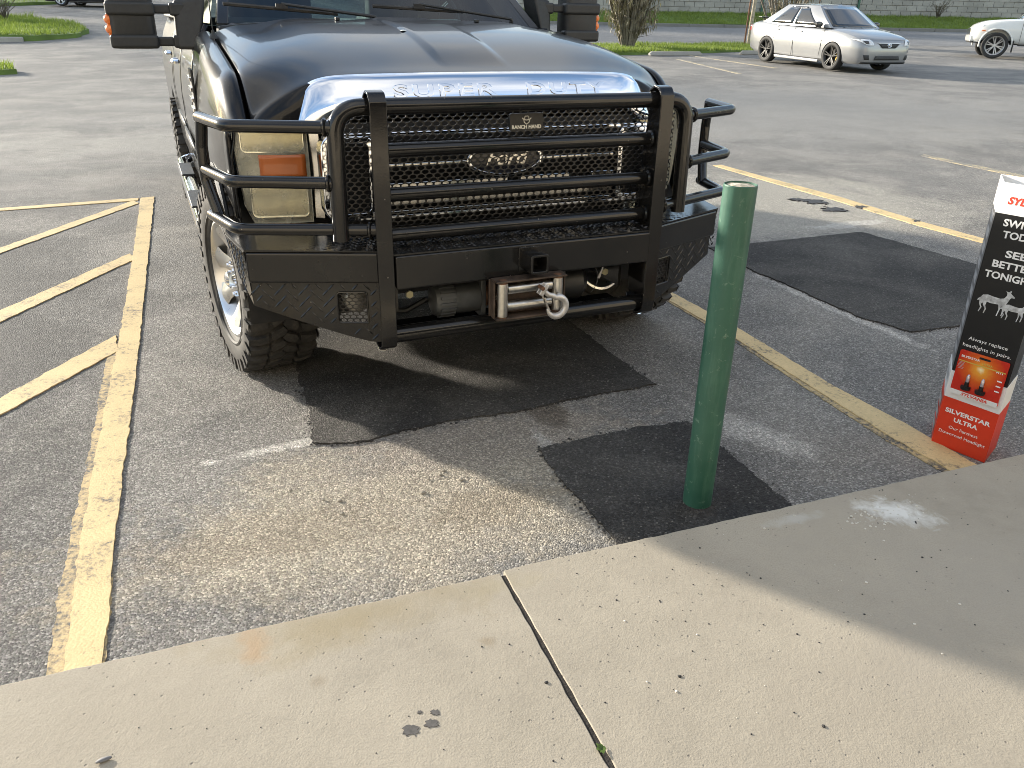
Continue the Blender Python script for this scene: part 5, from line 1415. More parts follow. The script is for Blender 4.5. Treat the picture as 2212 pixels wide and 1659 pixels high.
def sedan_wheel(parent, x, y, Rw, W, s, rim_mat, n=5, caliper=None, twin=True):
    rim = Rw * .72
    b = MB(); h = W/2
    b.lathe([(rim - .02, -s*h*.6), (rim - .01, s*h*.3), (rim, s*h*.9), (rim + .006, s*h*.96), (rim - .008, s*h*.9), (rim - .03, s*h*.55)], axis='Y', seg=40)
    for k in range(n):
        for q in ((-.13, .13) if twin else (0,)):
            a = 2*PI*k/n + .3 + q; a1 = 2*PI*k/n + .3 + q*1.15
            wd = .017 if twin else .03
            vs = []
            for (r, hh, aa) in ((.03, .62, a), (rim*.55, .72, (a + a1)/2), (rim - .008, .80, a1)):
                c_, s_ = math.cos(aa), math.sin(aa)
                for t, dx in ((-1, -.1), (-.6, .12), (.6, .12), (1, -.1)): vs.append((r*c_ - t*wd*s_, s*h*(hh + dx), r*s_ + t*wd*c_))
            b.add(vs, [(i*4 + j, i*4 + j + 1, i*4 + j + 5, i*4 + j + 4) for i in range(2) for j in range(3)], False)
    b.lathe([(0, s*h*.80), (.03, s*h*.80), (.05, s*h*.68), (.055, s*h*.5)], axis='Y', seg=20)
    w_ = b.build('wheel', rim_mat, parent, sharp=30); w_.location = (x, y, Rw)
    t = MB(); t.lathe([(rim, -h*.85), (rim + .02, -h*.98), (Rw - .03, -h), (Rw - .006, -h*.85), (Rw, -h*.5), (Rw, h*.5), (Rw - .006, h*.85), (Rw - .03, h), (rim + .02, h*.98), (rim, h*.85)], axis='Y', seg=48); t.build('tyre', M_tyre2, w_, sharp=40)
    d = MB(); d.lathe([(.02, s*h*.1), (rim - .045, s*h*.1)], axis='Y', seg=24); d.build('brake_disc', M_under, w_, sharp=0)
    if caliper:
        c = MB()
        for k in range(7):
            a0, a1 = R(-28 + k*8), R(-20 + k*8)
            c.hexa([V(r*math.cos(a), s*h*q, r*math.sin(a)) for q in (.12, .45) for (r, a) in ((rim - .085, a0), (rim - .03, a0), (rim - .03, a1), (rim - .085, a1))])
        c.build('caliper', caliper, w_, sharp=0)
    return w_

def lerp(a, b, t): return a + (b - a) * t

def greenhouse(fb, rb, ft, rt, zb, zt, wb, wt, rise=.03):
    """front/rear x at base and top, heights, half widths -> surface function and mesh"""
    def side(s, u, v, off=0.0):      # u along 0 rear..1 front, v up
        x = lerp(lerp(rb, fb, u), lerp(rt, ft, u), v); y = lerp(wb, wt, v**1.15) + .03*math.sin(PI*v)*.5
        y -= .03 * abs(2*u - 1)**4
        return V(x, s*(y + off), lerp(zb, zt, v))
    def front(u, v, off=0.0):        # u -1..1
        x = lerp(fb, ft, v) + .10*(1 - u*u)*(1 - .4*v); y = u*(lerp(wb, wt, v**1.15) - .035); return V(x + off, y, lerp(zb, zt, v) + rise*(1-u*u)*v)
    def rear(u, v, off=0.0):
        x = lerp(rb, rt, v) - .08*(1 - u*u)*(1 - .4*v); y = u*(lerp(wb, wt, v**1.15) - .035); return V(x - off, y, lerp(zb, zt, v) + rise*(1-u*u)*v)
    mb = MB(); rows = []
    U = [i/10 for i in range(11)]; US = [-1 + i/5 for i in range(11)]
    for v in [i/8 for i in range(9)]:
        ring = [side(-1, u, v) for u in U] + [front(u, v) for u in US[1:-1]] + [side(1, u, v) for u in U[::-1]] + [rear(u, v) for u in US[::-1][1:-1]]
        rows.append(ring)
    mb.grid(rows, closed=True)
    # roof
    rr = []
    for i in range(9):
        t = i / 8; x = lerp(rt - .0, ft + .0, t)
        bow = (.10*.6 * t - .08*.6*(1 - t))
        rr.append([V(x + bow*(1-u*u)*(abs(2*t-1)**2), u*(wt - .03*abs(2*t-1)**4 - (.035 if i in (0, 8) else 0)), zt + rise*(1-u*u) + .012*math.sin(PI*t)) for u in US])
    mb.grid(rr)
    return mb, side, front, rear

def patch(fn, us, vs, off):
    mb = MB(); mb.grid([[fn(lerp(*us(v), i/8), v, off) for i in range(9)] for v in [lerp(vs[0], vs[1], j/6) for j in range(7)]]); return mb

from mathutils.bvhtree import BVHTree
def snap_patch(bvh, zs, yr, off, n=10, fallback=2.0):
    """patch of the nose: zs list of heights, yr(t) -> (y0, y1) at each height, laid on the body"""
    rows = []
    for k, z in enumerate(zs):
        y0, y1 = yr(k / (len(zs) - 1)); row = []
        for i in range(n + 1):
            y = y0 + (y1 - y0) * i / n
            h = bvh.ray_cast(V(5, y, z), V(-1, 0, 0))
            p, nn = (h[0], h[1]) if h[0] is not None and h[0].x > 1.2 else (V(fallback, y, z), V(1, 0, 0))
            row.append(p + nn * off)
        rows.append(row)
    mb = MB(); mb.grid(rows); return mb
def make_sedan(name, paint, label, dirty=False, caliper=None, rimmat=None):
    car = empty(name); tag(car, label, 'car')
    st = [(-2.26, .46, .74, .60), (-2.22, .36, .90, .74), (-2.12, .29, .985, .815), (-1.9, .24, 1.02, .85), (-1.6, .21, 1.03, .868), (-1.2, .20, 1.01, .876), (-.6, .19, .98, .88), (0, .185, .965, .88), (.6, .185, .96, .88), (1.0, .19, .965, .878), (1.3, .195, .945, .873), (1.6, .195, .905, .86), (1.85, .195, .855, .838), (2.05, .20, .80, .80), (2.16, .21, .755, .745), (2.225, .225, .70, .67), (2.26, .27, .63, .58)]
    mb = MB(); mb.loft(body_rings(st), True, True)
    me = mb.mesh('body', 0)
    cut = []
    for x in (1.30, -1.30):
        c = MB(); c.lathe([(.355, -1.2), (.355, -.60)], c=(x, 0, .315), axis='Y', seg=40, caps=True); cut.append(c.mesh('c', 0))
        c = MB(); c.lathe([(.355, .60), (.355, 1.2)], c=(x, 0, .315), axis='Y', seg=40, caps=True); cut.append(c.mesh('c', 0))
    me = boolean_diff(me, cut); me.name = 'body'
    for p in me.polygons: p.use_smooth = True
    me.set_sharp_from_angle(angle=R(38))
    me.materials.clear(); body = put('body', me, paint, car)
    bm_ = bmesh.new(); bm_.from_mesh(me); bvh = BVHTree.FromBMesh(bm_); bm_.free()
    gm, side, front, rear = greenhouse(1.04, -1.74, .26, -.96, .965, 1.455, .81, .60, .035)
    gh = gm.build('cabin', paint, car, sharp=38, merge=True)
    o = patch(front, lambda v: (-.93, .93), (.04, .93), .006).build('windshield', M_tint, car, sharp=0, solid=.004)
    o = patch(rear, lambda v: (-.9, .9), (.10, .90), .006).build('rear_window', M_tint, car, sharp=0, solid=.004)
    for s in (-1, 1):
        f = lambda u, v, off, s=s: side(s, u, v, off)
        patch(f, lambda v: (lerp(.13, .20, v), .475), (.07, .88), .006).build('side_window', M_tint, car, sharp=0, solid=.004)
        patch(f, lambda v: (.505, lerp(.86, .70, v*.9)), (.07, .88), .006).build('side_window', M_tint, car, sharp=0, solid=.004)
        # rain guard strips
        patch(f, lambda v: (lerp(.20, .22, v), lerp(.74, .69, v)), (.89, .935), .012).build('rain_guard', M_blk, car, sharp=0, solid=.003)
        # door seams, handles, mirror
        for (x0, x1, z0, z1) in ((.86, .90, .30, .93), (-.20, -.20, .26, .95), (-1.02, -.86, .62, .97)):
            sm = MB(); sm.tube([(lerp(x0, x1, t), s*.8815*(1 - .006*(abs(t-.5)*2)**2) - s*(.035*sstep(.75, 1.0, t)), lerp(z0, z1, t)) for t in [k/8 for k in range(9)]], .0045, 6); sm.build('door_seam', M_blk, car)
        for x in (.02, -.92):
            hd = MB(); hd.box((x, s*.892, .845), (.19, .03, .03)); hd.build('door_handle', M_alloy, car, bevel=.01)
        mr = MB(); rg = []
        for (q, k) in ((0, .5), (.05, .9), (.12, 1.0), (.18, .85), (.2, .5)):
            rg.append([V(.72 + .02 + p[0]*k*.5, s*(.82 + q), 1.03 + p[1]*k) for p in rrect(.20, .14, .05, 4)])
        mr.loft(rg, True, True); mr.build('mirror', M_blk, car, sharp=40)
        # head lamps
        hlo = snap_patch(bvh, [.625, .65, .68, .71, .735, .755], lambda t, s=s: (s*lerp(.47, .56, t**2), s*lerp(.60, .825, t**.7)), .008, 12).build('headlight', M_lamp, car, sharp=0, solid=-.006)
        snap_patch(bvh, [.66, .68, .70, .72], lambda t, s=s: (s*.60, s*(.66 + .06*t)), .015, 6).build('lamp_inner', M_blk, hlo, sharp=0, solid=-.004)
        snap_patch(bvh, [.32, .35, .38, .42], lambda t, s=s: (s*lerp(.54, .575, t), s*lerp(.66, .69, t)), .006, 6).build('fog_recess', M_trim, car, sharp=0, solid=-.004)
        tl = MB(); tl.box((-2.19, s*.66, .83), (.09, .24, .16)); tl.build('tail_lamp', simple('red lamp', (.35, .01, .01), .2, coat=.8), car, bevel=.03)
        sk = MB(); sk.box((0, s*.865, .19), (1.75, .05, .07)); sk.build('side_skirt', paint, car, bevel=.02)
    # grille, lower intake, emblem, lip
    gro = snap_patch(bvh, [.575, .60, .625, .65, .675], lambda t: (-lerp(.20, .33, t), lerp(.20, .33, t)), .006, 14).build('grille', M_trim, car, sharp=0, solid=-.006)
    snap_patch(bvh, [.676, .684, .690], lambda t: (-.345, .345), .012, 14).build('grille_trim', M_chrome, gro, sharp=0, solid=-.006)
    for z in (.60, .63): snap_patch(bvh, [z, z + .008], lambda t: (-.25, .25), .014, 14).build('grille_bar', M_blk, gro, sharp=0, solid=-.004)
    ex = bvh.ray_cast(V(5, 0, .635), V(-1, 0, 0))[0].x + .018
    em = MB(); em.tube([(ex, .058*math.cos(a), .635 + .040*math.sin(a)) for a in [2*PI*k/24 for k in range(25)]], .0075, 8); em.tube([(ex + .002, .022*math.cos(a), .635 + .038*math.sin(a)) for a in [2*PI*k/20 for k in range(21)]], .006, 6); em.tube([(ex + .002, .047*math.cos(a), .656 + .017*math.sin(a)) for a in [2*PI*k/20 for k in range(21)]], .006, 6); em.build('emblem', M_chrome, gro)
    lwo = snap_patch(bvh, [.31, .335, .36, .385, .40], lambda t: (-lerp(.40, .36, t), lerp(.40, .36, t)), .006, 14).build('lower_intake', M_trim, car, sharp=0, solid=-.006)
    for z in (.335, .365): snap_patch(bvh, [z, z + .008], lambda t: (-.36, .36), .014, 14).build('intake_bar', M_blk, lwo, sharp=0, solid=-.004)
    snap_patch(bvh, [.755, .759], lambda t: (-.60, .60), .003, 20).build('hood_seam', M_blk, car, sharp=0, solid=-.002)
    snap_patch(bvh, [.232, .25, .268], lambda t: (-.70, .70), .010, 24).build('front_lip', M_trim, car, sharp=0, solid=-.008)
    # under tray so no light leaks, trunk spoiler, wiper
    ut = MB(); ut.box((0, 0, .25), (4.0, 1.3, .06)); ut.build('underbody', M_dark, car)
    sp = MB(); sp.box((-2.02, 0, 1.11), (.16, 1.30, .025)); sp.box((-2.02, -.5, 1.07), (.06, .03, .08)); sp.box((-2.02, .5, 1.07), (.06, .03, .08)); sp.build('spoiler', M_blk, car, bevel=.008)
    wp = MB(); wp.tube([(1.10, -.45, .985), (.98, .1, 1.03)], .008, 6); wp.tube([(1.12, .1, .985), (.98, .55, 1.02)], .008, 6); wp.build('wiper', M_blk, car)
    rm = rimmat or M_brim
    for x in (1.30, -1.30):
        for s in (-1, 1): sedan_wheel(car, x, s*.775, .328, .215, s, rm, caliper=caliper if x > 0 else None)
    return car

M_silver_paint = car_paint('silver car paint', (.30, .305, .31), .45, .34, .10)
sedan = make_sedan('sedan_car', M_silver_paint, 'silver four-door sedan with black wheels parked across the lot', caliper=simple('yellow caliper', (.75, .45, .02), .4))
sedan.location = (8.135, 22.995, T(8.135, 22.995) + .01); sedan.rotation_euler = (0, -R(1.66)*math.sin(R(-68.3))*1.0, R(-68.3))
# green sticker in the rear side window
st_ = MB()
st_.box((0, 0, 0), (.18, .004, .07)); sto_ = st_.build('window_sticker', simple('green sticker', (.12, .55, .12), .5, var=.4, vscale=60), sedan); sto_.location = (-.46, -.742, 1.12); sto_.rotation_euler = (R(-24), 0, R(2))
# chrome roof studs along the far rail
for k in range(8):
    b = MB(); b.lathe([(.0, .03), (.012, .022), (.016, 0)], axis='Z', seg=10, caps=True); o = b.build('roof_stud', M_chrome, sedan); o.location = (.02 - .09*k, .40, 1.462)

M_black_paint = car_paint('black car paint', (.01, .01, .011), 0, .3, .1)
far_car = copy_tree(sedan)
far_car.name = 'sedan_car'
for ch in list(far_car.children):
    if ch.name.split('.')[0] in ('roof_stud', 'window_sticker', 'caliper'): bpy.data.objects.remove(ch); continue
    if ch.type == 'MESH' and ch.material_slots and ch.material_slots[0].material == M_silver_paint:
        ch.material_slots[0].link = 'OBJECT'; ch.material_slots[0].material = M_black_paint
    if ch.name.split('.')[0] == 'wheel':
        ch.material_slots[0].link = 'OBJECT'; ch.material_slots[0].material = M_alloy
        for g in list(ch.children):
            if g.name.split('.')[0] == 'caliper': bpy.data.objects.remove(g)
tag(far_car, 'black car with silver wheels beyond the grass at the top left edge', 'car')
far_car.location = (-20.6, 42.6, T(-20.6, 42.6)); far_car.rotation_euler = (0, 0, R(176))

# ---- white pickup at the right edge
def make_white_pickup():
    car = empty('pickup_truck'); tag(car, 'white pickup truck with grey alloy wheels cut off by the right edge', 'pickup truck')
    paint = car_paint('white truck paint', (.74, .735, .70), 0, .35, .08)
    st = [(-2.6, .62, 1.0, .70), (-2.55, .52, 1.10, .84), (-2.3, .50, 1.12, .90), (-1.0, .48, 1.12, .915), (.2, .42, 1.12, .915), (.9, .42, 1.13, .915), (1.2, .45, 1.125, .91), (1.6, .46, 1.10, .90), (1.9, .46, 1.07, .885), (2.08, .46, 1.02, .85), (2.22, .47, .95, .78), (2.30, .48, .86, .68), (2.34, .52, .76, .56)]
    mb = MB(); mb.loft(body_rings(st), True, True); me = mb.mesh('body', 0); cut = []
    for x in (1.62, -1.58):
        for (a, b) in ((-1.3, -.6), (.6, 1.3)):
            c = MB(); c.lathe([(.45, a), (.45, b)], c=(x, 0, .40), axis='Y', seg=40, caps=True); cut.append(c.mesh('c', 0))
    c = MB(); c.box((-1.8, 0, 1.1), (1.45, 1.55, .9)); cut.append(c.mesh('c', 0))
    me = boolean_diff(me, cut); me.name = 'body'
    for p in me.polygons: p.use_smooth = True
    me.set_sharp_from_angle(angle=R(38)); me.materials.clear(); put('body', me, paint, car)
    gm, side, front, rear = greenhouse(1.02, -1.02, .25, -.85, 1.10, 1.73, .84, .64, .03); gm.build('cabin', paint, car, sharp=38, merge=True)
    patch(front, lambda v: (-.93, .93), (.05, .92), .006).build('windshield', M_tint, car, sharp=0, solid=.004)
    patch(rear, lambda v: (-.9, .9), (.15, .85), .006).build('rear_window', M_tint, car, sharp=0, solid=.004)
    for s in (-1, 1):
        f = lambda u, v, off, s=s: side(s, u, v, off)
        patch(f, lambda v: (.08, .45), (.08, .88), .006).build('side_window', M_tint, car, sharp=0, solid=.004)
        patch(f, lambda v: (.49, lerp(.90, .74, v)), (.08, .88), .006).build('side_window', M_tint, car, sharp=0, solid=.004)
        for (x0, x1) in ((.98, .98), (.0, .0), (-1.0, -1.0)):
            sm = MB(); sm.tube([(x0, s*.917, z) for z in (.45, .7, .95, 1.08)], .0045, 6); sm.build('door_seam', M_blk, car)
        for x in (.14, -.86):
            hd = MB(); hd.box((x, s*.93, .98), (.20, .03, .035)); hd.build('door_handle', paint, car, bevel=.01)
        ar = MB(); ar.tube([(1.62 + .46*math.cos(a), s*.915, .40 + .46*math.sin(a)) for a in [R(-8 + 8*k) for k in range(26)]], .022, 8); ar.build('wheel_flare', paint, car)
        hl = MB(); hl.hexa([V(2.08, s*.85, .80), V(2.27, s*.70, .78), V(2.2, s*.66, .78), V(2.05, s*.8, .80), V(2.04, s*.86, .96), V(2.23, s*.74, .93), V(2.16, s*.70, .93), V(2.02, s*.8, .96)]); hl.build('headlight', M_lamp, car, bevel=.015)
        mk = MB(); mk.box((2.02, s*.905, .80), (.10, .02, .035)); mk.build('side_marker', M_amber, car, bevel=.005)
        mr = MB(); mr.box((.78, s*1.03, 1.22), (.10, .22, .20)); mr.build('mirror', M_trim, car, bevel=.04)
        sp = MB(); sp.box((.0, s*.90, .40), (2.0, .12, .05)); sp.build('side_step', M_trim, car, bevel=.015)
        fd = MB(); fd.box((1.13, s*.885, .36), (.012, .22, .34)); fd.build('mud_flap', M_trim, car)
    bp = MB(); bp.box((2.28, 0, .57), (.14, 1.42, .20)); bp.build('front_bumper', paint, car, bevel=.05)
    gr = MB(); gr.box((2.325, 0, .76), (.06, .9, .20)); gr.build('grille', M_chrome2, car, bevel=.02)
    ut = MB(); ut.box((0, 0, .48), (4.6, 1.35, .08)); ut.build('underbody', M_dark, car)
    for x in (1.62, -1.58):
        for s in (-1, 1): sedan_wheel(car, x, s*.80, .375, .25, s, simple('grey alloy', (.55, .54, .53), .35, metal=.8), n=6, twin=True)
    return car
wp_ = make_white_pickup()
wa = R(180 - 22)
wp_.rotation_euler = (0, 0, wa)
# front wheel stands at (14.95, 27.1)
wx, wy = 14.95, 27.1
ox = wx - (1.62*math.cos(wa) - .9*math.sin(wa)); oy = wy - (1.62*math.sin(wa) + .9*math.cos(wa))
wp_.location = (ox, oy, T(ox, oy))

# ------------------------------------------------------------------ verge, street, wall, shrubs
M_grassbase = simple('turf', (.11, .17, .035), .9, var=.35, vscale=1.5, bmp=.6, bscale=30)
M_grass = leafy('grass blades', (.10, .145, .03), (.27, .35, .07), .45)
M_kerb = concrete('kerb concrete', (.34, .325, .29), bstr=.5)
M_kerb_dark = concrete('weathered kerb', (.20, .195, .18), bstr=.5)

def grass_patch(name, outline, zf, n, label, hgt=(.05, .12), seed=1, kind='stuff'):
    """blades of grass inside a polygon"""
    rnd = random.Random(seed); mb = MB()
    xs_ = [p[0] for p in outline]; ys_ = [p[1] for p in outline]
    def inside(x, y):
        c = False; j = len(outline) - 1
        for i in range(len(outline)):
            xi, yi = outline[i]; xj, yj = outline[j]
            if (yi > y) != (yj > y) and x < (xj - xi)*(y - yi)/(yj - yi) + xi: c = not c
            j = i
        return c
    vs = []; fs = []; k = 0
    while k < n:
        x, y = rnd.uniform(min(xs_), max(xs_)), rnd.uniform(min(ys_), max(ys_))
        if not inside(x, y): continue
        d = .55 + .9*noise.noise(V(x*.9, y*.9, seed))
        h = rnd.uniform(*hgt) * max(.35, d + .5); a = rnd.uniform(0, 6.28); w_ = rnd.uniform(.006, .016); z = zf(x, y)
        dx, dy = math.cos(a)*w_, math.sin(a)*w_; lx, ly = rnd.gauss(0, .35)*h, rnd.gauss(0, .35)*h
        o = len(vs); vs += [(x - dx, y - dy, z - .01), (x + dx, y + dy, z - .01), (x + lx, y + ly, z + h)]; fs.append((o, o+1, o+2)); k += 1
    mb.v = vs; mb.f = fs; mb.sm = [False]*len(fs)
    me = bpy.data.meshes.new(name); me.from_pydata(vs, [], fs)
    o = put(name, me, M_grass); tag(o, label, 'grass', kind=kind); return o

def turf(name, outline, zf, step=.6):
    n = len(outline); mb = MB(); r = ragged([(x, y) for x, y in outline], step, .08, 3.3); m_ = len(r)
    mb.add([(p.x, p.y, zf(p.x, p.y)) for p in r] + [(p.x, p.y, zf(p.x, p.y) - .2) for p in r], [tuple(range(m_))] + [(i, (i+1) % m_, m_ + (i+1) % m_, m_ + i) for i in range(m_)], False)
    o = mb.build(name, M_grassbase, None, sharp=0); tag(o, kind='structure'); return o

# street beyond the verge
ROAD = [(-4.0, 27.2), (1.0, 28.4), (4.7, 30.0), (8.7, 31.9), (12.0, 33.0), (40, 36.5), (90, 38), (90, 46.9), (-6, 46.9)]
mb = MB(); rows = []
for i in range(40):
    x = -6 + 96*i/39; y0 = interp([(-6, 27.0), (1, 28.4), (4.7, 30.0), (8.7, 31.9), (12, 33), (40, 36.5), (90, 38)], x)
    rows.append([V(x, lerp(y0, 46.9, t), T(x, lerp(y0, 46.9, t)) + .006) for t in [k/8 for k in range(9)]])
mb.grid(rows); rd = mb.build('road', M_road, None, sharp=0); tag(rd, kind='structure')

# near verge with wheel stops
VERGE = [(-2.0, 24.2), (3.3, 25.6), (5.6, 26.9), (7.9, 28.4), (10.4, 29.6), (10.9, 31.2), (8.7, 31.8), (4.7, 29.9), (1.0, 28.2), (-2.0, 27.0)]
zv = lambda x, y: T(x, y) + .05 + .05*noise.noise(V(x*.5, y*.5, 2))
turf('verge_ground', VERGE, zv, .5)
grass_patch('verge_grass', VERGE, zv, 26000, 'bright green grass strip between the wheel stops and the street', (.05, .13), 4)
def wheel_stop(x, y, ang, l=1.85):
    mb = MB(); poly = [(-.085, 0), (.085, 0), (.075, .06), (.045, .115), (-.045, .115), (-.075, .06)]
    rings = []
    for (t, k) in ((-.5, .55), (-.46, 1), (-.2, 1), (.2, 1), (.46, 1), (.5, .55)):
        rings.append([V(t*l, p[0], p[1]*k) for p in poly])
    mb.loft(rings, False, True); o = mb.build('wheel_stop', M_kerb, None, bevel=.01); o.location = (x, y, T(x, y) + .002); o.rotation_euler = (0, 0, ang); return o
tag(wheel_stop(4.72, 25.75, R(24)), 'pale concrete wheel stop in front of the mossy tree', 'wheel stop', 'wheel stops along the grass verge')
tag(wheel_stop(7.75, 26.95, R(22)), 'concrete wheel stop just behind the silver sedan', 'wheel stop', 'wheel stops along the grass verge')

# far kerb, bank and block wall
WY = 52.2
def zbank(x, y): return T(x, y) + .16 + .42*sstep(47.3, WY, y) + .04*noise.noise(V(x*.4, y*.4, 1))
kb = empty('far_kerb', (0, 47, 0)); tag(kb, kind='structure')
for i in range(40):
    x0 = -6 + i*1.9; mb = MB(); x1 = x0 + 1.88
    mb.box(((x0 + x1)/2, 0, T(x0, 47.05) + .07), (x1 - x0, .18, .18)); o = mb.build('kerb_stone', M_kerb_dark, None, bevel=.02); o.parent = kb; o.location = (0, .05 + .02*noise.noise(V(i*3.3, 0, 0)), .01*noise.noise(V(i*7.7, 2, 0)))
BANK = [(-8, 47.15), (80, 47.15), (80, WY + .3), (-8, WY + .3)]
mb = MB(); mb.grid([[V(x, y, zbank(x, y)) for x in [-8 + 2*i for i in range(45)]] for y in (47.14, 47.5, 48, 49, 50, 51, 52, WY + .4)]); o = mb.build('grass_bank', M_grassbase, None, sharp=0); tag(o, kind='structure')
grass_patch('bank_grass', [(-1, 47.2), (34, 47.2), (34, WY), (-1, WY)], zbank, 52000, 'grass bank rising from the far kerb to the block wall', (.06, .17), 9)

def block_mat():
    m, Nn, Ll, P = nodes('cinder block'); v = coords(Nn, Ll)
    t = Nn.new('ShaderNodeObjectInfo'); 
    n = tnoise(Nn, Ll, v, 12, 5, .65); 
    gl = Nn.new('ShaderNodeNewGeometry'); wn = tnoise(Nn, Ll, gl.outputs['Position'], .5, 6, .65, .5)
    c = mix(Nn, Ll, t.outputs['Random'], (.33, .315, .29), (.42, .40, .365)); c = mix(Nn, Ll, ramp(Nn, Ll, n, (.3, 0), (.75, .5)), c, (.27, .26, .24))
    c = mix(Nn, Ll, math_(Nn, Ll, 'MULTIPLY', ramp(Nn, Ll, wn, (.45, 0), (.65, 1)), .6), c, (.20, .19, .175))
    Ll.new(c, P.inputs['Base Color']); P.inputs['Roughness'].default_value = .92; bump(Nn, Ll, P, n, .4, .01); return m
M_block = block_mat(); M_mortar = simple('mortar', (.29, .275, .25), .95, var=.2)
wall = empty('block_wall', (0, WY, 0)); tag(wall, 'long grey cinder block wall behind the grass bank across the street', 'wall')
mb = MB(); mb.box((14, .10, 2.85), (46, .16, 3.2)); mb.build('mortar_core', M_mortar, wall)
bw_, bh_ = .60, .29
bmsh = MB(); bmsh.box((0, 0, 0), (bw_ - .022, .10, bh_ - .022)); bmsh = bmsh.mesh('block', 0); bmsh.materials.append(M_block)
allb = []
for j in range(9):
    z = 1.30 + (j + .5)*bh_
    i = 0
    while True:
        x = -8.8 + i*bw_ + (bw_/2 if j % 2 else 0)
        if x > 36.6: break
        allb.append((x, z, j)); i += 1
vis = [b for b in allb if 5.2 < b[0] < 35.5 and 1.5 < b[1] < 3.0]
vis.sort(key=lambda b: (abs(b[0] - 17.5)*.2 + abs(b[1] - 2.0)*3)); vis = vis[:298]; vset = set(vis)
for (x, z, j) in vis:
    o = put('block', bmsh, None, wall); o.location = (x, -.01 + random.uniform(-.006, .006), z); o.scale = (1, 1, 1)
rest = MB()
for (x, z, j) in allb:
    if (x, z, j) not in vset: rest.box((x, -.01 + random.uniform(-.006, .006), z), (bw_ - .022, .10, bh_ - .022))
o = rest.build('outer_blocks', M_block, wall, sharp=0); o['kind'] = 'stuff'
# green drain posts along the wall
M_gpost = simple('green post', (.035, .11, .075), .5)
def wpost(x, top, label):
    mb = MB(); mb.box((0, 0, (1.4 + top)/2), (.11, .10, top - 1.4), None); mb.box((0, -.03, 1.62), (.20, .16, .04)); mb.box((0, -.012, 2.4), (.17, .05, .03)); mb.box((0, -.012, 3.3), (.17, .05, .03))
    o = mb.build('downpipe', M_gpost, None, bevel=.008); o.location = (x, WY - .14, 0); tag(o, label, 'pipe', 'green downpipes on the block wall')
wpost(14.4, 4.3, 'green downpipe on the block wall left of the rusty pole'); wpost(20.1, 4.3, 'green downpipe on the block wall above the sedan roof'); wpost(33.2, 4.3, 'green downpipe near the right end of the block wall')

# ---- shrubs
M_twig = simple('grey twigs', (.11, .09, .07), .9, var=.3)
M_shrubleaf = leafy('dull shrub leaf', (.06, .055, .028), (.14, .12, .055), .2)
def shrub(name, loc, h, w_, label, n=22, leaves=160, seed=1, cat='shrub', group=None, leafm=None):
    rnd = random.Random(seed); e = empty(name, loc); tag(e, label, cat, group); tips = []
    st = MB()
    for k in range(n):
        a = rnd.uniform(0, 6.28); r = w_ * math.sqrt(rnd.random()); hh = h*rnd.uniform(.55, 1.0)
        p = [V(0, 0, 0) + V(math.cos(a), math.sin(a), 0)*rnd.uniform(0, .06)]
        tip = V(math.cos(a)*r, math.sin(a)*r, hh); mid = V(tip.x*.35, tip.y*.35, hh*.5) + V(rnd.gauss(0, .03), rnd.gauss(0, .03), 0)
        st.tube([p[0], mid, tip], lambda t: .012 - .009*t, 5, False); tips.append((mid, tip))
        for q in range(3):
            b = mid.lerp(tip, rnd.random()); c = b + V(rnd.gauss(0, .12), rnd.gauss(0, .12), rnd.uniform(.02, .18)); st.tube([b, c], .004, 4, False); tips.append((b, c))
    st.build('stems', M_twig, e, sharp=0)
    lf_ = MB(); 
    for k in range(leaves):
        m_, t_ = rnd.choice(tips); p = m_.lerp(t_, rnd.uniform(.3, 1.05)) + V(rnd.gauss(0, .02), rnd.gauss(0, .02), rnd.gauss(0, .02)); a = rnd.uniform(0, 6.28); l = rnd.uniform(.03, .06)
        d = V(math.cos(a), math.sin(a), rnd.uniform(-.6, .8))*l; s_ = V(-math.sin(a), math.cos(a), rnd.uniform(-.4, .4))*l*.4
        lf_.add([p, p + d*.5 + s_, p + d, p + d*.5 - s_], [(0, 1, 2, 3)], False)
    o = lf_.build('foliage', leafm or M_shrubleaf, e, sharp=0)
    return e
shrub('shrub', (15.3, WY - .9, zbank(15.3, WY - .9)), .75, .45, 'low dark shrub on the bank beside the green downpipe', 30, 320, 3, group='shrubs by the block wall')
shrub('shrub', (24.6, WY - .8, zbank(24.6, WY - .8)), 1.0, .65, 'twiggy shrub by the block wall above the sedan hood', 34, 380, 4, group='shrubs by the block wall')
shrub('shrub', (31.6, WY - .9, zbank(31.6, WY - .9)), 1.05, .6, 'twiggy shrub at the right end of the block wall', 34, 380, 5, group='shrubs by the block wall')

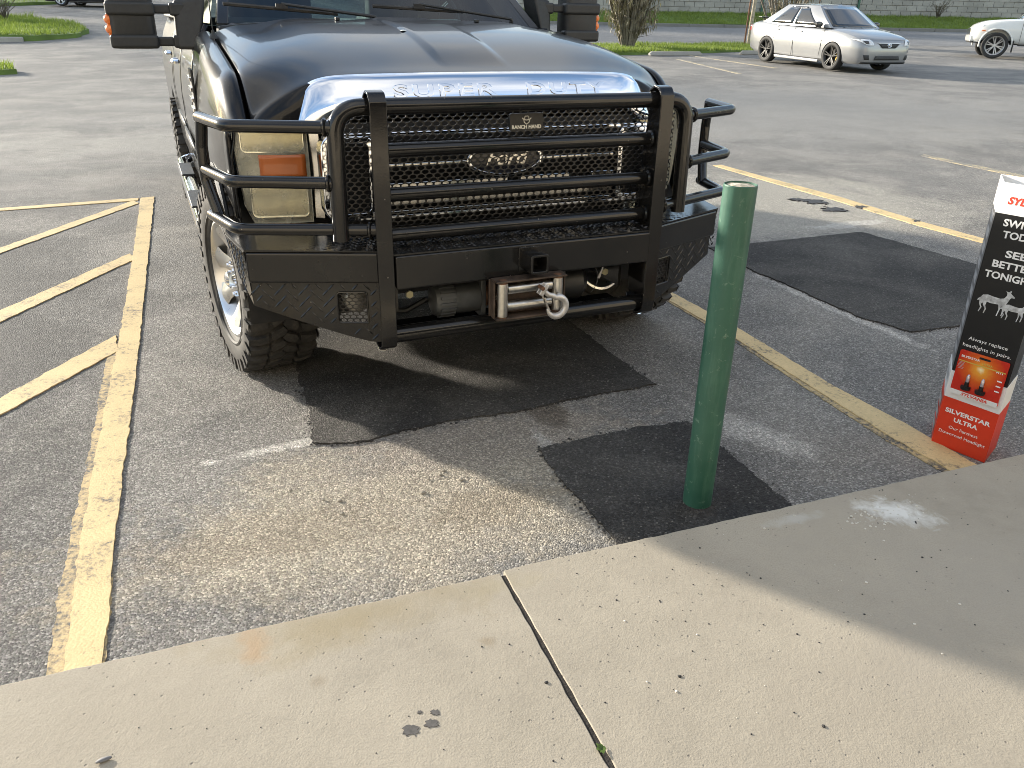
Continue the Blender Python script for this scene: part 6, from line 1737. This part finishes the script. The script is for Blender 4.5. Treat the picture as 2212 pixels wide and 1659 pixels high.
# ---- tree bound in grey hanging moss
M_bark = simple('grey bark', (.17, .145, .11), .9, var=.35, vscale=20, bmp=.6, bscale=60)
def moss_mat():
    m = leafy('spanish moss', (.13, .105, .066), (.27, .225, .145), .12); return m
M_moss = moss_mat()
def moss_tree(loc, h, spread, label, seed, nst=18, strands=1500, leaves=1600, base=.28):
    rnd = random.Random(seed); e = empty('mossy_tree', loc); tag(e, label, 'tree', 'moss hung trees by the street')
    tr = MB(); tw = MB(); pts = []
    for k in range(nst):
        a = 2*PI*k/nst + rnd.gauss(0, .3); r0 = base*rnd.uniform(.15, 1.0)
        p0 = V(math.cos(a)*r0*.5, math.sin(a)*r0*.5, -.05); top = V(math.cos(a)*spread*rnd.uniform(.35, 1.0), math.sin(a)*spread*rnd.uniform(.35, 1.0), h*rnd.uniform(.75, 1.05))
        P = []; 
        for t in [i/8 for i in range(9)]:
            q = p0.lerp(top, t); bend = t**.85
            P.append(V(p0.x + (top.x - p0.x)*bend, p0.y + (top.y - p0.y)*bend, p0.z + (top.z - p0.z)*t) + V(rnd.gauss(0, .03), rnd.gauss(0, .03), 0)*t)
        tr.tube(P, lambda t, r=rnd.uniform(.025, .05): r*(1 - .75*t) + .004, 6, False); pts += [(P[i], P[i+1]) for i in range(8)]
        for q in range(9):
            i = rnd.randint(1, 7); b = P[i].lerp(P[i+1], rnd.random()); dd = V(rnd.gauss(0, 1), rnd.gauss(0, 1), rnd.uniform(.2, 1.2)).normalized()*rnd.uniform(.3, .8); c = b + dd
            tw.tube([b, b + dd*.5 + V(rnd.gauss(0, .04), rnd.gauss(0, .04), 0), c], lambda t: .009 - .006*t, 4, False); pts.append((b, c)); pts.append((b + dd*.4, c))
    to = tr.build('trunk', M_bark, e, sharp=0); tw.build('twigs', M_twig, to, sharp=0)['kind'] = 'stuff'
    mo = MB()
    for k in range(strands):
        a_, b_ = rnd.choice(pts); p = a_.lerp(b_, rnd.random())
        if p.z < .5: continue
        l = rnd.uniform(.06, .38)*(.5 + .5*min(1, p.z/2)); l = min(l, p.z*.6 - .1)
        if l < .05: continue
        a = rnd.uniform(0, 6.28); w_ = rnd.uniform(.006, .022); s_ = V(math.cos(a), math.sin(a), 0)*w_; dr = V(rnd.gauss(0, .05), rnd.gauss(0, .05), 0)
        mo.add([p - s_*.6, p + s_*.6, p + s_ + dr*.5 - V(0, 0, l*.45), p - s_ + dr*.5 - V(0, 0, l*.45), p + dr - V(0, 0, l)], [(0, 1, 2, 3), (3, 2, 4)], False)
    mo.build('hanging_moss', M_moss, e, sharp=0)
    lf_ = MB()
    for k in range(leaves):
        a_, b_ = rnd.choice(pts); p = a_.lerp(b_, rnd.random()) + V(rnd.gauss(0, .12), rnd.gauss(0, .12), rnd.gauss(0, .1))
        if p.z < h*.30: continue
        a = rnd.uniform(0, 6.28); l = rnd.uniform(.03, .06); d = V(math.cos(a), math.sin(a), rnd.uniform(-.6, .8))*l; s_ = V(-math.sin(a), math.cos(a), rnd.uniform(-.4, .4))*l*.45
        lf_.add([p, p + d*.5 + s_, p + d, p + d*.5 - s_], [(0, 1, 2, 3)], False)
    lf_.build('crown', M_shrubleaf, e, sharp=0)
    return e
moss_tree((3.55, 28.1, T(3.55, 28.1) + .02), 3.6, 1.25, 'many-stemmed tree hung with grey moss behind the truck mirror', 11, 40, 9000, 1500)
moss_tree((10.2, 33.6, T(10.2, 33.6)), 5.2, 2.3, 'taller tree with trailing moss behind the silver sedan', 12, 16, 2200, 3500, .22)

# ---- poles in the verge
M_oldwood = simple('lichened wood', (.36, .31, .23), .9, var=.4, vscale=14, bmp=.6, bscale=50)
M_rustpole = simple('rusty pole', (.16, .075, .04), .8, var=.35, vscale=18, bmp=.4, bscale=60)
mb = MB(); mb.tube([(0, 0, -.1), (.01, 0, .8), (.05, .02, 1.72)], lambda t: .075 - .012*t, 12); o = mb.build('wooden_post', M_oldwood, None, sharp=40); o.location = (8.32, 31.2, T(8.32, 31.2)); tag(o, 'short lichen covered wooden post behind the silver sedan', 'post')
mb = MB(); mb.tube([(0, 0, -.1), (.02, .0, 1.2), (.12, .02, 3.6)], .03, 10); o = mb.build('rusty_pole', M_rustpole, None, sharp=40); o.location = (8.12, 31.0, T(8.12, 31.0)); tag(o, 'thin rusty pole leaning beside the wooden post', 'pole')
mb = MB(); mb.tube([(0, 0, -.1), (.03, 0, 3.2)], .032, 8); o = mb.build('rusty_pole', M_rustpole, None, sharp=40); o.location = (17.4, WY - 1.2, zbank(17.4, WY - 1.2)); tag(o, 'thin rusty pole standing on the grass bank by the wall', 'pole')

# ---- grass islands on the left
ISL = [(-24, 23.4), (-17.5, 24.6), (-14.6, 25.8), (-13.9, 27.0), (-14.3, 28.6), (-15.8, 30.6), (-18.5, 33.0), (-24, 35.0), (-34, 35)]
zi = lambda x, y: T(x, y) + .14 + .10*noise.noise(V(x*.35, y*.35, 5))
turf('island_ground', ISL, zi, .4)
grass_patch('island_grass', ISL, zi, 42000, 'sunlit grass on the kerbed island left of the truck', (.07, .18), 21)
ik = empty('island_kerb', (0, 0, 0)); tag(ik, kind='structure')
path = [(-24, 23.3), (-17.5, 24.5), (-14.75, 25.62)]
for i in range(len(path) - 1):
    a, b = V(*path[i], 0), V(*path[i+1], 0); n = max(1, int((b - a).length / 1.6))
    for k in range(n):
        p, q = a.lerp(b, k/n), a.lerp(b, (k + .985)/n); c = (p + q)/2; mb = MB(); mb.box((0, 0, .06), ((q - p).length, .17, .20)); o = mb.build('kerb_stone', M_kerb, None, bevel=.025); o.parent = ik; o.location = (c.x, c.y, T(c.x, c.y)); o.rotation_euler = (0, 0, math.atan2((q - p).y, (q - p).x))
shrub('shrub', (-18.4, 31.0, zi(-18.4, 31.0) - .02), .85, .6, 'bare twiggy shrub on the kerbed grass island', 34, 200, 31)
ISL2 = [(-16, 15.6), (-10.5, 16.75), (-10.15, 17.1), (-10.6, 17.7), (-12, 18.4), (-16, 19.2)]
zi2 = lambda x, y: T(x, y) + .08 + .06*noise.noise(V(x*.6, y*.6, 7))
turf('corner_ground', ISL2, zi2, .3); grass_patch('corner_grass', ISL2, zi2, 7000, 'tip of a small grass island at the left edge of the lot', (.05, .14), 23)
ISL3 = [(-60, 38), (-30, 39.5), (-26.2, 40.2), (-24.2, 42.0), (-23.0, 44.2), (-24, 46.0), (-30, 52), (-60, 56)]
turf('far_island_ground', ISL3, zi, .8); grass_patch('far_island_grass', ISL3, zi, 26000, 'far grass verge in front of the black car', (.08, .2), 24)
fk = empty('far_island_kerb', (0, 0, 0)); tag(fk, kind='structure')
for (x0, y0, x1, y1) in ((-30, 39.3, -28.4, 39.7), (-28.3, 39.75, -26.6, 40.1), (-26.4, 40.2, -24.7, 41.4)):
    mb = MB(); l = math.hypot(x1 - x0, y1 - y0); mb.box((0, 0, .08), (l, .3, .25)); o = mb.build('kerb_stone', M_kerb, None, bevel=.03); o.parent = fk; o.location = ((x0 + x1)/2, (y0 + y1)/2, T((x0+x1)/2, (y0+y1)/2)); o.rotation_euler = (0, 0, math.atan2(y1 - y0, x1 - x0))

# ---- unseen oaks added beyond the wall and lot (mirrored in the paint, closing the horizon)
M_leafbig = leafy('oak leaf', (.02, .045, .012), (.06, .10, .03), .3)
def big_tree(loc, h, r, label, seed, n=5200):
    rnd = random.Random(seed); e = empty('unseen_oak', loc); tag(e, label, 'tree', 'unseen oak trees added around the lot'); tr = MB(); cl = []
    tr.tube([(0, 0, -.2), (.1, .05, h*.25), (.15, -.1, h*.5)], lambda t: .32 - .14*t, 10, False)
    for k in range(9):
        a = 2*PI*k/9 + rnd.gauss(0, .2); q = V(math.cos(a)*r*rnd.uniform(.4, .85), math.sin(a)*r*rnd.uniform(.4, .85), h*rnd.uniform(.55, .92)); s_ = V(.12, 0, h*rnd.uniform(.28, .5))
        tr.tube([s_, s_.lerp(q, .5) + V(0, 0, .3), q], lambda t: .13 - .1*t, 6, False); cl += [(q, r*rnd.uniform(.28, .42)), (s_.lerp(q, .7), r*.3)]
    tr.build('trunk', M_bark, e, sharp=0); lf_ = MB(); vs = []; fs = []
    for k in range(n):
        c, cr_ = rnd.choice(cl); d = V(rnd.gauss(0, 1), rnd.gauss(0, 1), rnd.gauss(0, .8)).normalized(); p = c + d*cr_*rnd.uniform(.5, 1.05)**.6; a = rnd.uniform(0, 6.28); l = rnd.uniform(.14, .30)
        u = V(math.cos(a), math.sin(a), rnd.uniform(-.7, .7))*l; w_ = V(-math.sin(a), math.cos(a), rnd.uniform(-.5, .5))*l*.5; o = len(vs)
        vs += [p, p + u*.5 + w_, p + u, p + u*.5 - w_]; fs.append((o, o+1, o+2, o+3))
    me = bpy.data.meshes.new('crown'); me.from_pydata(vs, [], fs); put('crown', me, M_leafbig, e)
for i, (x, y, h, r, lab) in enumerate([(-6, 58, 9, 4.5, 'unseen oak tree added behind the block wall beyond the truck'), (8, 60, 10, 5, 'unseen oak tree added behind the left part of the block wall'), (24, 59, 9, 4.5, 'unseen oak tree added behind the middle of the block wall'), (40, 56, 8, 4.5, 'unseen oak tree added past the right end of the block wall'), (-16, 62, 10, 5, 'unseen oak tree added beyond the street left of the wall'), (-38, 66, 11, 6, 'unseen oak tree added on the far grass verge at the left')]):
    big_tree((x, y, T(x, y)), h, r, lab, 50 + i)

# unseen trees added to hide the bright horizon from reflections: one mass
rnd = random.Random(99); vs = []; fs = []; tv = MB()
for k in range(46):
    az = R(-125 + 200*k/45 + rnd.uniform(-1.5, 1.5)); d = rnd.uniform(72, 92); x, y = d*math.sin(az), d*math.cos(az); h = rnd.uniform(11, 17); z0 = T(x, y) if y > 0 else 0
    tv.tube([(x, y, z0 - .3), (x + .3, y, z0 + h*.4)], lambda t: .3 - .1*t, 6, False)
    cl = [(V(x + rnd.gauss(0, 2.2), y + rnd.gauss(0, 2.2), z0 + h*rnd.uniform(.2, .85)), rnd.uniform(1.6, 3.0)) for q in range(13)]
    for q in range(1500):
        c, cr_ = rnd.choice(cl); dd = V(rnd.gauss(0, 1), rnd.gauss(0, 1), rnd.gauss(0, .8)).normalized(); p = c + dd*cr_*rnd.uniform(.4, 1.05)**.6; a = rnd.uniform(0, 6.28); l = rnd.uniform(.3, .65)
        u = V(math.cos(a), math.sin(a), rnd.uniform(-.7, .7))*l; w_ = V(-math.sin(a), math.cos(a), rnd.uniform(-.5, .5))*l*.5; o = len(vs)
        vs += [tuple(p), tuple(p + u*.5 + w_), tuple(p + u), tuple(p + u*.5 - w_)]; fs.append((o, o+1, o+2, o+3))
tv.add(vs, fs, False)
tl_ = tv.build('horizon_tree_screen', M_leafbig, None, sharp=0); tag(tl_, 'unseen belt of trees added to darken the horizon in reflections', 'trees', kind='stuff')
